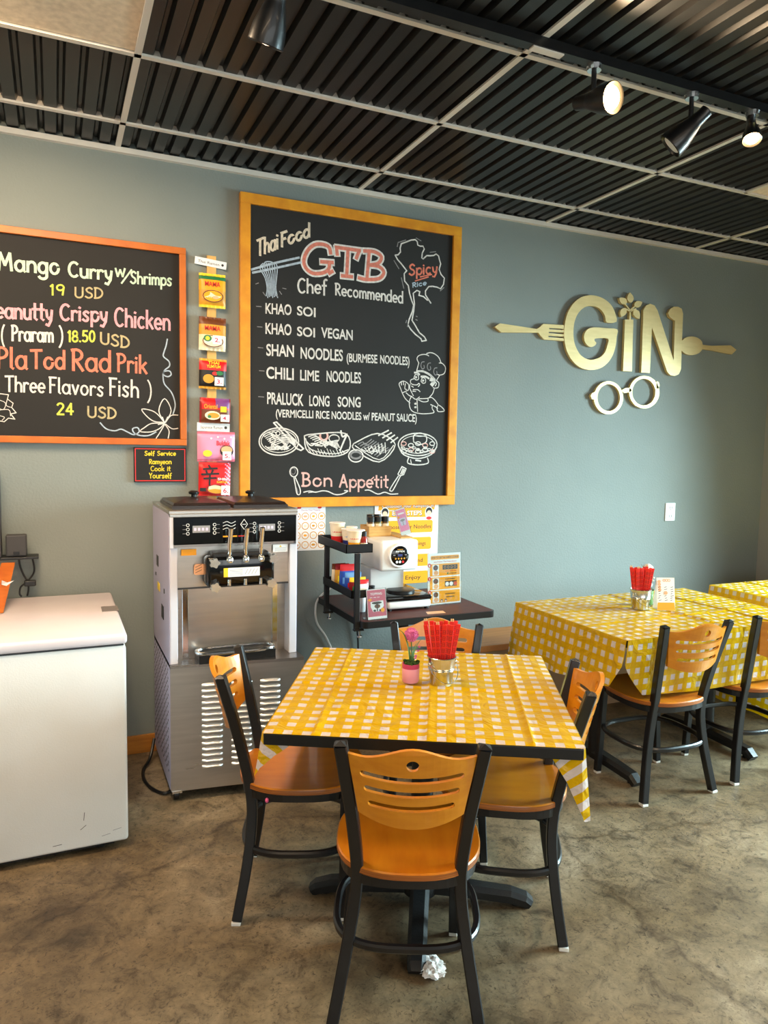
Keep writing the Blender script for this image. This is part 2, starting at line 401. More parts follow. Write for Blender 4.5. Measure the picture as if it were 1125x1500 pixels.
def arc(cx, cy, rx, ry, a0, a1, n=12):
    return [(cx+rx*math.cos(R(a0+(a1-a0)*i/n)), cy+ry*math.sin(R(a0+(a1-a0)*i/n))) for i in range(n+1)]
def hump(x0, x1, b=0.34, t=0.6): return arc((x0+x1)/2, b, (x1-x0)/2, t-b, 180, 0, 8)+[(x1, 0)]
O_ = lambda cx: arc(cx, .3, .23, .3, 20, 380, 14)
GL = {
 ' ': (.34, []), 'a': (.52, [O_(.25), [(.48, .6), (.48, .04), (.54, 0)]]), 'b': (.5, [[(.05, 1), (.05, 0)], O_(.28)]), 'c': (.48, [arc(.27, .3, .23, .3, 50, 310)]),
 'd': (.52, [O_(.25), [(.48, 1), (.48, 0)]]), 'e': (.5, [[(.05, .3)]+arc(.27, .3, .23, .3, 0, 310)]), 'f': (.36, [arc(.3, .8, .14, .18, 50, 180)+[(.16, -.12)], [(0, .55), (.34, .55)]]),
 'g': (.52, [O_(.25), [(.48, .6), (.48, -.18)]+arc(.26, -.18, .22, .17, 0, -160)]), 'h': (.5, [[(.05, 1), (.05, 0)], [(.05, .34)]+hump(.05, .47)]),
 'i': (.12, [[(.06, .6), (.06, 0)], [(.05, .8), (.07, .84)]]), 'k': (.46, [[(.05, 1), (.05, 0)], [(.42, .6), (.06, .26)], [(.18, .37), (.46, 0)]]), 'l': (.16, [[(.06, 1), (.06, .05), (.15, 0)]]),
 'm': (.74, [[(.05, .6), (.05, 0)], [(.05, .34)]+hump(.05, .38), [(.38, .34)]+hump(.38, .71)]), 'n': (.5, [[(.05, .6), (.05, 0)], [(.05, .34)]+hump(.05, .47)]), 'o': (.52, [O_(.26)]),
 'p': (.5, [[(.05, .6), (.05, -.34)], O_(.28)]), 'r': (.36, [[(.05, .6), (.05, 0)], [(.05, .36)]+arc(.24, .36, .19, .24, 170, 45, 6)]),
 's': (.44, [catmull([(.4, .52), (.24, .6), (.08, .48), (.2, .33), (.36, .2), (.32, .03), (.18, 0), (.03, .09)], 3)]), 't': (.34, [[(.16, .95), (.16, .08), (.3, 0)], [(0, .62), (.34, .62)]]),
 'u': (.5, [[(.05, .6)]+arc(.26, .22, .21, .22, 180, 360, 8)+[(.47, .6), (.47, 0)]]), 'v': (.46, [[(.03, .6), (.23, 0), (.43, .6)]]), 'w': (.66, [[(.03, .6), (.17, 0), (.33, .5), (.49, 0), (.63, .6)]]),
 'y': (.48, [[(.04, .6), (.1, .2), (.24, .08), (.4, .25)], [(.44, .6), (.38, 0), (.2, -.32), (.04, -.26)]]),
 'M': (.8, [[(.05, 0), (.12, 1), (.38, .3), (.64, 1), (.74, 0)]]), 'C': (.62, [arc(.36, .5, .32, .5, 50, 310)]), 'S': (.52, [catmull([(.48, .86), (.3, 1), (.08, .82), (.18, .58), (.42, .42), (.46, .16), (.24, 0), (.02, .14)], 4)]),
 'U': (.6, [[(.05, 1)]+arc(.3, .28, .25, .28, 180, 360, 8)+[(.55, 1)]]), 'D': (.6, [[(.06, 1), (.06, 0)], [(.0, 1)]+arc(.1, .5, .46, .5, 90, -90)+[(.0, 0)]]), 'P': (.5, [[(.08, 1), (.08, 0)], [(.0, .96)]+arc(.2, .74, .28, .25, 90, -90, 8)+[(.08, .47)]]),
 'T': (.6, [[(.3, 1), (.3, 0)], [(0, .98), (.6, 1)]]), 'R': (.54, [[(.08, 1), (.08, 0)], [(.0, .96)]+arc(.2, .74, .28, .25, 90, -90, 8)+[(.08, .47)], [(.2, .47), (.52, 0)]]),
 'F': (.46, [[(.07, 1), (.07, 0)], [(0, 1), (.46, 1)], [(.07, .52), (.36, .52)]]), 'B': (.52, [[(.08, 1), (.08, 0)], [(.0, 1)]+arc(.2, .76, .22, .24, 90, -90, 8)+[(.08, .52)]+arc(.22, .26, .26, .26, 90, -90, 8)+[(.0, 0)]]),
 'A': (.6, [[(.02, 0), (.3, 1), (.56, 0)], [(.12, .38), (.48, .38)]]), 'Y': (.56, [[(.03, 1), (.28, .5), (.53, 1)], [(.28, .5), (.28, 0)]]),
 '1': (.2, [[(.0, .84), (.12, 1), (.12, 0)]]), '9': (.46, [arc(.23, .72, .2, .27, 0, 360), [(.43, .74), (.36, 0)]]), '8': (.46, [arc(.23, .75, .18, .24, 0, 360), arc(.23, .26, .22, .26, 0, 360)]), '.': (.12, [[(.05, .0), (.07, .05)]]),
 '5': (.46, [[(.42, 1), (.1, 1), (.07, .56)]+arc(.21, .31, .22, .3, 110, -140, 10)]), '0': (.48, [arc(.24, .5, .21, .5, 0, 360, 16)]), '2': (.48, [arc(.23, .75, .2, .25, 160, -40, 8)+[(.04, 0), (.46, 0)]]), '4': (.5, [[(.34, 0), (.34, 1), (.02, .3), (.48, .3)]]),
 '(': (.24, [arc(.3, .4, .24, .62, 125, 235, 8)]), ')': (.24, [arc(-.06, .4, .24, .62, 55, -55, 8)]), '/': (.4, [[(.02, 0), (.38, 1)]]),
}

class Art:
    """flat chalk or ink marks on a vertical (x, z) plane; one mesh, a material per colour"""
    def __init__(s, y, prefix, step=6e-6):
        s.bm = bmesh.new(); s.y = y; s.prefix = prefix; s.cols = []; s.k = 0; s.step = step
    def mi(s, c):
        if c not in s.cols: s.cols.append(c)
        return s.cols.index(c)
    def poly(s, c, pts):
        s.k += 1; y = s.y - s.k*s.step
        f = s.bm.faces.new([s.bm.verts.new((x, y, z)) for x, z in pts]); f.material_index = s.mi(c); return s
    def rect(s, c, x0, x1, z0, z1, r=0.0):
        if r <= 0: return s.poly(c, [(x0, z0), (x1, z0), (x1, z1), (x0, z1)])
        p = []
        for cx, cz, a in ((x1-r, z0+r, -90), (x1-r, z1-r, 0), (x0+r, z1-r, 90), (x0+r, z0+r, 180)): p += arc(cx, cz, r, r, a, a+90, 4)
        return s.poly(c, p)
    def disc(s, c, x, z, rx, rz=None, n=18):
        return s.poly(c, arc(x, z, rx, rz or rx, 0, 360, n)[:-1])
    def ring(s, c, x, z, r, w): return s.line(c, w, arc(x, z, r, r, 0, 360, 22))
    def line(s, c, w, pts):
        s.k += 1; y = s.y - s.k*s.step; mi = s.mi(c)
        P = [Vector((p[0], p[1])) for p in pts]
        P = [p for i, p in enumerate(P) if i == 0 or (p-P[i-1]).length > 1e-5]
        if len(P) < 2: return s
        for i in range(1, len(P)-1):                      # a sharp turn starts a new stroke
            a_, b_ = P[i]-P[i-1], P[i+1]-P[i]
            if a_.normalized().dot(b_.normalized()) < .2:
                s.k -= 1
                s.line(c, w, [tuple(p) for p in P[:i+1]]); return s.line(c, w, [tuple(p) for p in P[i:]])
        rows = []
        for i, p in enumerate(P):
            t = P[min(i+1, len(P)-1)]-P[max(i-1, 0)]
            if t.length < 1e-7: t = Vector((1, 0))
            t.normalize(); n = Vector((-t.y, t.x)); ww = w/2
            if i == 0: p = p - t*ww*.6
            if i == len(P)-1: p = p + t*ww*.6
            rows.append((s.bm.verts.new((p.x+n.x*ww, y, p.y+n.y*ww)), s.bm.verts.new((p.x-n.x*ww, y, p.y-n.y*ww))))
        for a, b in zip(rows, rows[1:]):
            f = s.bm.faces.new((a[0], a[1], b[1], b[0])); f.material_index = mi
        return s
    def text(s, c, body, q, bold=0.0):
        vs, fs = text_shape(body, bold); s.k += 1; y = s.y - s.k*s.step; mi = s.mi(c); V = []
        for u, v in vs:
            a = Vector(q[0]).lerp(Vector(q[1]), u); b = Vector(q[3]).lerp(Vector(q[2]), u); p = a.lerp(b, v)
            V.append(s.bm.verts.new((p.x, y, p.y)))
        for f in fs:
            try: g = s.bm.faces.new([V[i] for i in f]); g.material_index = mi
            except ValueError: pass
        return s
    def textbox(s, c, body, x0, x1, z0, z1, bold=0.0):
        return s.text(c, body, [(x0, z0), (x1, z0), (x1, z1), (x0, z1)], bold)
    def hand(s, c, w, body, q):
        X = 0; strokes = []
        for ch in body:
            cw, st = GL[ch]
            for k in st: strokes.append([(X+x, y) for x, y in k])
            X += cw + .13
        X -= .13
        for st in strokes:
            pts = []
            for x, v in st:
                a = Vector(q[0]).lerp(Vector(q[1]), x/X); b = Vector(q[3]).lerp(Vector(q[2]), x/X); p = a+(b-a)*v
                pts.append((p.x, p.y))
            s.line(c, w, pts)
        return s
    def run(s, ops):
        for o in ops:
            if o[0] == 'line': s.line(o[1], o[2], catmull(o[3], 4) if o[4] and len(o[3]) > 2 else o[3])
            elif o[0] == 'hand': s.hand(o[1], o[2], o[3], o[4])
            elif o[0] == 'text': s.text(o[1], o[3], o[4], o[2])
        return s
    def build(s, name, parent, world=True):
        o_ = origin_of(parent) if world else Vector()
        for v in s.bm.verts: v.co -= o_
        me = bpy.data.meshes.new(name); s.bm.to_mesh(me); s.bm.free()
        for c in s.cols: me.materials.append(MATS[s.prefix+c])
        o = bpy.data.objects.new(name, me); COL.objects.link(o); o.parent = parent
        return o

ART={
 'left':[
  ('hand','mint',0.011899999999999999,'Mango',[(-0.5099,2.3166),(-0.2617,2.3241),(-0.2602,2.4001),(-0.5081,2.3902)]),
  ('hand','mint',0.011049999999999999,'Curry',[(-0.2225,2.319),(-0.0333,2.3224),(-0.0324,2.3888),(-0.2213,2.3839)]),
  ('hand','mint',0.0085,'w',[(-0.0199,2.3415),(0.0256,2.3445),(0.0263,2.4054),(-0.0191,2.402)]),
  ('hand','mint',0.007649999999999999,'/',[(0.0062,2.312),(0.0559,2.3222),(0.0565,2.3795),(0.0069,2.3689)]),
  ('hand','mint',0.0085,'Shrimps',[(0.0491,2.3166),(0.2382,2.3257),(0.2386,2.3822),(0.0497,2.3718)]),
 ],
 'left_price':[
  ('hand','lime',0.007649999999999999,'19',[(-0.299,2.2271),(-0.2411,2.233),(-0.2402,2.2789),(-0.2981,2.2727)]),
  ('hand','tan',0.007649999999999999,'USD',[(-0.1971,2.2259),(-0.0748,2.2341),(-0.0741,2.281),(-0.1963,2.2721)]),
 ],
 'left_second':[
  ('hand','pink',0.011049999999999999,'Peanutty',[(-0.5586,2.105),(-0.2932,2.1133),(-0.2918,2.1879),(-0.5567,2.1772)]),
  ('hand','pink',0.011049999999999999,'Crispy',[(-0.2611,2.1181),(-0.0576,2.128),(-0.0566,2.2007),(-0.2597,2.1891)]),
  ('hand','pink',0.011049999999999999,'Chicken',[(-0.0248,2.112),(0.2287,2.112),(0.2293,2.1974),(-0.0237,2.1949)]),
 ],
 'left_second_price':[
  ('hand','chalk',0.0068,'(',[(-0.5079,1.9901),(-0.4858,1.9917),(-0.4836,2.0855),(-0.5056,2.0837)]),
  ('hand','chalk',0.009349999999999999,'Praram',[(-0.4625,2.0094),(-0.2925,2.0156),(-0.2911,2.0848),(-0.4609,2.0772)]),
  ('hand','chalk',0.007649999999999999,')',[(-0.2749,2.0035),(-0.2461,2.0056),(-0.2443,2.1022),(-0.273,2.0998)]),
  ('hand','lime',0.0085,'18.50',[(-0.2278,2.0224),(-0.1131,2.0311),(-0.1124,2.0802),(-0.2269,2.0709)]),
  ('hand','tan',0.0085,'USD',[(-0.0899,2.025),(0.0408,2.0107),(0.0414,2.0627),(-0.0892,2.0762)]),
 ],
 'left_third':[
  ('hand','coral',0.011899999999999999,'Pla',[(-0.524,1.8839),(-0.405,1.8874),(-0.4029,1.9808),(-0.5217,1.9759)]),
  ('hand','coral',0.011899999999999999,'Tod',[(-0.3875,1.8913),(-0.2454,1.897),(-0.2439,1.9796),(-0.3857,1.9725)]),
  ('hand','coral',0.01275,'Rad',[(-0.2156,1.893),(-0.0466,1.8951),(-0.0453,1.9926),(-0.2139,1.9885)]),
  ('hand','coral',0.011049999999999999,'Prik',[(-0.0162,1.8989),(0.1175,1.8967),(0.1183,1.9819),(-0.0151,1.9828)]),
 ],
 'left_third_note':[
  ('hand','chalk',0.0085,'Three',[(-0.4934,1.7817),(-0.3326,1.7837),(-0.3312,1.8533),(-0.4918,1.85)]),
  ('hand','chalk',0.0085,'Flavors',[(-0.313,1.7846),(-0.0794,1.7797),(-0.0784,1.8515),(-0.3116,1.8544)]),
  ('hand','chalk',0.009349999999999999,'Fish',[(-0.0529,1.7849),(0.079,1.7798),(0.0799,1.8611),(-0.0518,1.8649)]),
  ('hand','chalk',0.0068,')',[(0.1113,1.768),(0.146,1.7695),(0.147,1.876),(0.1124,1.874)]),
 ],
 'left_third_price':[
  ('hand','lime',0.0085,'24',[(-0.2827,1.6865),(-0.2119,1.687),(-0.211,1.7383),(-0.2817,1.7373)]),
  ('hand','tan',0.0085,'USD',[(-0.1511,1.6782),(-0.0229,1.6745),(-0.0222,1.725),(-0.1503,1.7279)]),
 ],
 'vine':[
  ('line','bluechalk',0.006,[(0.2163,2.0682),(0.2101,2.0351),(0.1998,2.0038),(0.1977,1.9832),(0.2226,1.9623),(0.2254,1.9389),(0.2022,1.917),(0.197,1.8962),(0.217,1.8871),(0.2332,1.8983),(0.2253,1.9153),(0.1991,1.9096),(0.1949,1.8858),(0.2016,1.8502),(0.2316,1.8156),(0.2466,1.7801),(0.2515,1.7439),(0.2411,1.7071)],1),
  ('line','bluechalk',0.006,[(-0.0954,1.653),(-0.0693,1.6257),(-0.0313,1.6166),(-0.0024,1.6255),(0.0265,1.613),(0.0556,1.6005),(0.0802,1.6144),(0.0736,1.6347),(0.051,1.629),(0.0576,1.6087),(0.085,1.5971),(0.1246,1.598),(0.1596,1.6164)],1),
  ('line','chalk',0.0045,[(0.2002,1.6642),(0.1735,1.7202),(0.2011,1.7801),(0.232,1.7224),(0.2032,1.6643)],1),
  ('line','chalk',0.0045,[(0.1952,1.6641),(0.1501,1.6678),(0.1155,1.6924),(0.0942,1.7244),(0.1406,1.719),(0.1703,1.6995),(0.1952,1.6693)],1),
  ('line','chalk',0.0045,[(0.1951,1.6589),(0.14,1.6572),(0.1051,1.6356),(0.0852,1.6166),(0.1347,1.6158),(0.1748,1.6324),(0.1971,1.6558)],1),
  ('line','chalk',0.0045,[(0.2053,1.6644),(0.2308,1.6985),(0.2645,1.7017)],1),
  ('line','chalk',0.0045,[(0.2052,1.6561),(0.2355,1.634),(0.2641,1.6369)],1),
  ('line','chalk',0.0045,[(0.2001,1.6538),(0.1766,1.6117),(0.1594,1.5853)],1),
  ('line','chalk',0.0045,[(0.2022,1.6539),(0.2212,1.6232),(0.2168,1.5866)],1),
  ('line','chalk',0.0045,[(0.2002,1.659),(0.1903,1.6898)],1),
  ('line','chalk',0.0045,[(0.2002,1.659),(0.2156,1.6907)],1),
  ('line','chalk',0.0045,[(0.2002,1.659),(0.17,1.6529)],1),
 ],
 'burst':[
  ('line','chalk',0.004,[(-0.515,1.7703),(-0.481,1.7671),(-0.4857,1.7479),(-0.463,1.7298),(-0.4695,1.7104),(-0.4519,1.6872),(-0.4744,1.6816),(-0.4578,1.6582),(-0.4835,1.6621),(-0.501,1.6453),(-0.5349,1.6509)],0),
  ('line','chalk',0.003,[(-0.5325,1.7458),(-0.4947,1.7304),(-0.5039,1.6995),(-0.5333,1.7126)],1),
  ('line','chalk',0.003,[(-0.5338,1.6937),(-0.4826,1.7004),(-0.4747,1.672)],1),
  ('line','chalk',0.003,[(-0.5343,1.6747),(-0.5005,1.6663),(-0.5094,1.6517)],1),
  ('line','chalk',0.003,[(-0.4857,1.7479),(-0.4907,1.7191),(-0.4695,1.7104)],1),
 ],
 'sign':[
  ('hand','yellow',0.0042,'Self Service',[(0.1057,1.5005),(0.253,1.5024),(0.2531,1.5234),(0.106,1.5212)]),
  ('hand','yellow',0.0042,'Ramyeon',[(0.1262,1.4593),(0.2312,1.4601),(0.2314,1.4832),(0.1265,1.4821)]),
  ('hand','yellow',0.0042,'Cook it',[(0.1329,1.425),(0.2269,1.4253),(0.2271,1.4485),(0.1331,1.4479)]),
  ('hand','yellow',0.0042,'Yourself',[(0.1256,1.3895),(0.2318,1.3895),(0.2319,1.4148),(0.1258,1.4145)]),
 ],
 'main_heading':[
  ('hand','cream',0.012,'Thai',[(0.6613,2.5155),(0.7688,2.5678),(0.7683,2.6479),(0.661,2.5949)]),
  ('hand','cream',0.013,'Food',[(0.7862,2.5782),(0.9389,2.6499),(0.9383,2.7187),(0.7858,2.6461)]),
 ],
 'main_name':[
  ('line','chalk',0.037,[(1.0565,2.5785),(1.0468,2.6091),(1.0121,2.6195),(0.9665,2.6116),(0.9273,2.5751),(0.9086,2.5257),(0.9202,2.4882),(0.959,2.4652),(1.0138,2.4735),(1.0459,2.4963),(1.0501,2.532)],1),
  ('line','chalk',0.037,[(1.004,2.5297),(1.0687,2.5331)],0),
  ('line','chalk',0.037,[(1.0681,2.4882),(1.0485,2.4753)],0),
  ('line','chalk',0.037,[(1.1544,2.6088),(1.1493,2.4759)],0),
  ('line','chalk',0.037,[(1.0862,2.6141),(1.2234,2.6142)],0),
  ('line','chalk',0.037,[(1.0885,2.6165),(1.0937,2.5767)],0),
  ('line','chalk',0.037,[(1.2199,2.6137),(1.2026,2.5706)],0),
  ('line','chalk',0.037,[(1.121,2.4706),(1.1803,2.4717)],0),
  ('line','chalk',0.037,[(1.2767,2.6078),(1.267,2.4715)],0),
  ('line','chalk',0.037,[(1.2475,2.615),(1.3081,2.6182),(1.3503,2.5971),(1.3313,2.5598),(1.2778,2.5448)],1),
  ('line','chalk',0.037,[(1.2778,2.5448),(1.3366,2.5429),(1.3667,2.5155),(1.3378,2.4793),(1.2622,2.4666),(1.2186,2.4705)],1),
  ('line','salmon',0.019,[(1.0565,2.5785),(1.0468,2.6091),(1.0121,2.6195),(0.9665,2.6116),(0.9273,2.5751),(0.9086,2.5257),(0.9202,2.4882),(0.959,2.4652),(1.0138,2.4735),(1.0459,2.4963),(1.0501,2.532)],1),
  ('line','salmon',0.019,[(1.004,2.5297),(1.0687,2.5331)],0),
  ('line','salmon',0.019,[(1.0681,2.4882),(1.0485,2.4753)],0),
  ('line','salmon',0.019,[(1.1544,2.6088),(1.1493,2.4759)],0),
  ('line','salmon',0.019,[(1.0862,2.6141),(1.2234,2.6142)],0),
  ('line','salmon',0.019,[(1.0885,2.6165),(1.0937,2.5767)],0),
  ('line','salmon',0.019,[(1.2199,2.6137),(1.2026,2.5706)],0),
  ('line','salmon',0.019,[(1.121,2.4706),(1.1803,2.4717)],0),
  ('line','salmon',0.019,[(1.2767,2.6078),(1.267,2.4715)],0),
  ('line','salmon',0.019,[(1.2475,2.615),(1.3081,2.6182),(1.3503,2.5971),(1.3313,2.5598),(1.2778,2.5448)],1),
  ('line','salmon',0.019,[(1.2778,2.5448),(1.3366,2.5429),(1.3667,2.5155),(1.3378,2.4793),(1.2622,2.4666),(1.2186,2.4705)],1),
 ],
 'main_chef':[
  ('hand','chalk',0.01,'Chef',[(0.8764,2.3572),(1.0359,2.3692),(1.035,2.4418),(0.8758,2.4286)]),
  ('hand','chalk',0.009,'Recommended',[(1.0849,2.3677),(1.4856,2.3622),(1.4842,2.4249),(1.0841,2.4278)]),
 ],
 'main_soi':[
  ('line','dim',0.004,[(0.6578,2.2669),(0.6836,2.2673)],0),
  ('text','chalk',0.02,'KHAO',[(0.7053,2.2361),(0.8438,2.2403),(0.8434,2.295),(0.7051,2.2901)]),
  ('text','chalk',0.02,'SOI',[(0.874,2.243),(0.9762,2.2415),(0.9757,2.2906),(0.8736,2.2916)]),
 ],
 'main_vegan':[
  ('line','dim',0.004,[(0.6624,2.1649),(0.6883,2.165)],0),
  ('text','chalk',0.02,'KHAO',[(0.7057,2.1341),(0.8446,2.1368),(0.8441,2.1939),(0.7055,2.1904)]),
  ('text','chalk',0.02,'SOI',[(0.8749,2.137),(0.9739,2.1362),(0.9734,2.1856),(0.8745,2.1858)]),
  ('text','chalk',0.02,'VEGAN',[(1.0085,2.1389),(1.1892,2.1376),(1.1883,2.1925),(1.0079,2.1927)]),
 ],
 'main_shan':[
  ('line','dim',0.004,[(0.6671,2.0603),(0.6931,2.06)],0),
  ('text','chalk',0.02,'SHAN',[(0.7106,2.0235),(0.859,2.0262),(0.8585,2.0879),(0.7103,2.0843)]),
  ('text','chalk',0.02,'NOODLES',[(0.8952,2.0211),(1.1336,2.0226),(1.1327,2.084),(0.8947,2.081)]),
  ('text','chalk',0.02,'(BURMESE',[(1.1552,2.0207),(1.337,2.0235),(1.3361,2.0706),(1.1545,2.0669)]),
  ('text','chalk',0.02,'NOODLES)',[(1.3545,2.0246),(1.535,2.0247),(1.5338,2.0727),(1.3535,2.0717)]),
 ],
 'main_chili':[
  ('line','dim',0.004,[(0.674,1.9435),(0.7001,1.943)],0),
  ('text','chalk',0.02,'CHILI',[(0.7111,1.9078),(0.8588,1.9063),(0.8583,1.9684),(0.7109,1.9689)]),
  ('text','chalk',0.02,'LIME',[(0.8939,1.9071),(0.9997,1.9074),(0.999,1.964),(0.8934,1.963)]),
  ('text','chalk',0.02,'NOODLES',[(1.0417,1.9086),(1.2417,1.9093),(1.2406,1.9695),(1.041,1.9676)]),
 ],
 'main_praluck':[
  ('line','dim',0.004,[(0.6701,1.8107),(0.6984,1.8098)],0),
  ('text','chalk',0.02,'PRALUCK',[(0.7161,1.7766),(0.9134,1.774),(0.9128,1.8368),(0.7158,1.8382)]),
  ('text','chalk',0.02,'LONG',[(0.9455,1.7753),(1.0598,1.7766),(1.0591,1.8338),(0.945,1.8318)]),
  ('text','chalk',0.02,'SONG',[(1.1073,1.7773),(1.2414,1.7793),(1.2405,1.8354),(1.1065,1.8326)]),
 ],
 'main_note':[
  ('text','chalk',0.02,'(VERMICELLI RICE NOODLES w/ PEANUT SAUCE)',[(0.7628,1.7101),(1.5884,1.7103),(1.5873,1.7545),(0.7626,1.7508)]),
 ],
 'main_bon':[
  ('hand','rose',0.01,'Bon',[(0.9085,1.3476),(1.0792,1.3456),(1.0783,1.4159),(0.9079,1.4167)]),
  ('hand','rose',0.01,'Appetit',[(1.1236,1.3403),(1.4169,1.3361),(1.4154,1.4064),(1.1226,1.4085)]),
  ('line','rose',0.006,[(1.3133,1.3831),(1.3271,1.3947)],0),
 ],
 'thai_map':[
  ('line','chalk',0.0075,[(1.469,2.6815),(1.4963,2.6938),(1.5288,2.7091),(1.554,2.7146),(1.567,2.7052),(1.57,2.6878),(1.5855,2.6831),(1.6034,2.6854),(1.6115,2.6709),(1.5993,2.647),(1.5974,2.62),(1.6052,2.6156),(1.6279,2.6372),(1.6486,2.6388),(1.6719,2.6434),(1.6873,2.6534),(1.7033,2.6441),(1.7091,2.6245),(1.7177,2.6029),(1.7091,2.5703),(1.722,2.5446),(1.7437,2.5265),(1.7394,2.492),(1.7216,2.4651),(1.6977,2.4716),(1.6688,2.4731),(1.6454,2.4693),(1.6252,2.4437),(1.6258,2.4212),(1.6447,2.3983),(1.6609,2.3794)],0),
  ('line','chalk',0.0075,[(1.469,2.6815),(1.462,2.6565),(1.465,2.6371),(1.4504,2.6199),(1.433,2.6156),(1.4485,2.5933),(1.4714,2.574),(1.505,2.5403),(1.4902,2.5231),(1.4937,2.4835),(1.517,2.4616),(1.5256,2.4201),(1.5419,2.3769),(1.5526,2.3578),(1.5458,2.3234),(1.5265,2.2767),(1.5195,2.2469),(1.538,2.2237),(1.5669,2.1989),(1.6036,2.1768),(1.6092,2.1636),(1.6377,2.1703),(1.6241,2.1898),(1.5924,2.21),(1.571,2.24),(1.555,2.2612),(1.5444,2.2738),(1.5535,2.3241),(1.5576,2.365),(1.5485,2.4224),(1.5711,2.4404),(1.5892,2.4355),(1.5846,2.4148),(1.6131,2.4109),(1.6396,2.3932)],0),
  ('line','dim',0.005,[(1.4444,2.663),(1.4489,2.6855),(1.496,2.7048)],0),
  ('line','dim',0.005,[(1.5589,2.7241),(1.5899,2.7126)],0),
  ('line','dim',0.005,[(1.6481,2.6575),(1.6844,2.6656)],0),
  ('line','dim',0.005,[(1.4262,2.5862),(1.457,2.5458)],0),
  ('line','dim',0.005,[(1.4731,2.499),(1.4895,2.4431)],0),
  ('line','dim',0.005,[(1.7193,2.4534),(1.7426,2.4741)],0),
  ('line','dim',0.005,[(1.5695,2.2986),(1.5773,2.297)],0),
  ('line','dim',0.005,[(1.5674,2.2803),(1.5778,2.2767)],0),
  ('line','dim',0.005,[(1.5113,2.2709),(1.5066,2.257)],0),
  ('line','dim',0.005,[(1.5194,2.2536),(1.5172,2.2355)],0),
 ],
 'main_spicy':[
  ('hand','coral',0.01,'Spicy',[(1.5207,2.5176),(1.6981,2.5487),(1.6965,2.6072),(1.5193,2.5752)]),
  ('line','coral',0.007,[(1.5596,2.4907),(1.6414,2.522)],0),
  ('line','coral',0.007,[(1.5898,2.5163),(1.6618,2.5378)],0),
  ('hand','bluechalk',0.006,'Rice',[(1.5426,2.4531),(1.6295,2.478),(1.6289,2.5027),(1.542,2.4776)]),
 ],
 'chef':[
  ('line','chalk',0.005,[(1.5931,2.0412),(1.581,2.0641),(1.5921,2.0818),(1.6188,2.0904),(1.6421,2.0903),(1.6559,2.0844)],1),
  ('line','chalk',0.005,[(1.6419,2.097),(1.6651,2.1038),(1.6926,2.0988),(1.7207,2.0802),(1.7353,2.052)],1),
  ('line','chalk',0.005,[(1.7235,2.0496),(1.7454,2.0475),(1.7659,2.0247),(1.7589,1.9932),(1.7314,1.9813),(1.7155,1.9838)],1),
  ('line','chalk',0.005,[(1.5931,2.0412),(1.5807,1.9964)],1),
  ('line','chalk',0.005,[(1.7276,1.9776),(1.7086,1.9491)],1),
  ('line','chalk',0.005,[(1.5807,1.9964),(1.6212,1.9988),(1.6684,1.9811),(1.7025,1.9539)],1),
  ('line','chalk',0.005,[(1.579,1.9912),(1.6214,1.9927),(1.6646,1.9758),(1.6988,1.9485)],1),
  ('line','dim',0.005,[(1.6276,2.0502),(1.6123,2.0459),(1.607,2.0252),(1.6171,2.0088),(1.6285,2.0163),(1.6262,2.0298)],1),
  ('line','dim',0.005,[(1.6686,2.0461),(1.6531,2.0417),(1.6478,2.0209),(1.658,2.0044),(1.6695,2.012),(1.6672,2.0255)],1),
  ('line','dim',0.005,[(1.7105,2.0213),(1.6949,2.0169),(1.6896,1.9961),(1.6999,1.9795),(1.7115,1.987),(1.7091,2.0006)],1),
  ('line','chalk',0.01,[(1.5676,1.9855),(1.5849,1.9858),(1.5986,1.9771)],1),
  ('line','chalk',0.011,[(1.6104,1.9659),(1.6376,1.9674),(1.6593,1.9584)],1),
  ('line','chalk',0.022,[(1.6731,1.954),(1.693,1.9448),(1.6798,1.9235)],1),
  ('line','chalk',0.005,[(1.5645,1.9565),(1.5736,1.9757),(1.591,1.9716),(1.5934,1.9513),(1.5782,1.9454),(1.5645,1.9565)],1),
  ('line','chalk',0.006,[(1.5747,1.9632),(1.5808,1.9635),(1.5809,1.9581),(1.5748,1.9578),(1.5747,1.9632)],1),
  ('line','chalk',0.005,[(1.6092,1.9403),(1.6184,1.9595),(1.6359,1.9554),(1.6384,1.935),(1.623,1.9291),(1.6092,1.9403)],1),
  ('line','chalk',0.006,[(1.6195,1.947),(1.6257,1.9473),(1.6258,1.9419),(1.6196,1.9415),(1.6195,1.947)],1),
  ('line','chalk',0.005,[(1.5646,1.9514),(1.5456,1.9436),(1.5441,1.9283),(1.5577,1.9188),(1.5846,1.9185),(1.596,1.9276),(1.602,1.9194),(1.5926,1.9087)],1),
  ('line','chalk',0.005,[(1.5619,1.9038),(1.5503,1.91)],1),
  ('line','chalk',0.005,[(1.5405,1.9196),(1.5391,1.8992),(1.5511,1.8761),(1.5631,1.8562)],1),
  ('line','chalk',0.005,[(1.5603,1.8901),(1.5892,1.8915),(1.6049,1.8804)],1),
  ('line','chalk',0.005,[(1.5586,1.8815),(1.5779,1.8808)],1),
  ('line','chalk',0.005,[(1.7086,1.9491),(1.7248,1.9362),(1.7215,1.9118),(1.7019,1.9057),(1.6881,1.9084)],1),
  ('line','chalk',0.005,[(1.6961,1.9037),(1.687,1.8757),(1.6679,1.8542)],1),
  ('line','chalk',0.005,[(1.6989,1.9417),(1.7091,1.9319),(1.7016,1.9177)],1),
  ('line','chalk',0.005,[(1.5517,1.8523),(1.579,1.8365),(1.6018,1.8512)],1),
  ('line','chalk',0.005,[(1.5982,1.8408),(1.6486,1.8447),(1.6564,1.8468)],1),
  ('line','chalk',0.005,[(1.5944,1.8355),(1.6257,1.8248),(1.6568,1.8296),(1.6565,1.8433)],1),
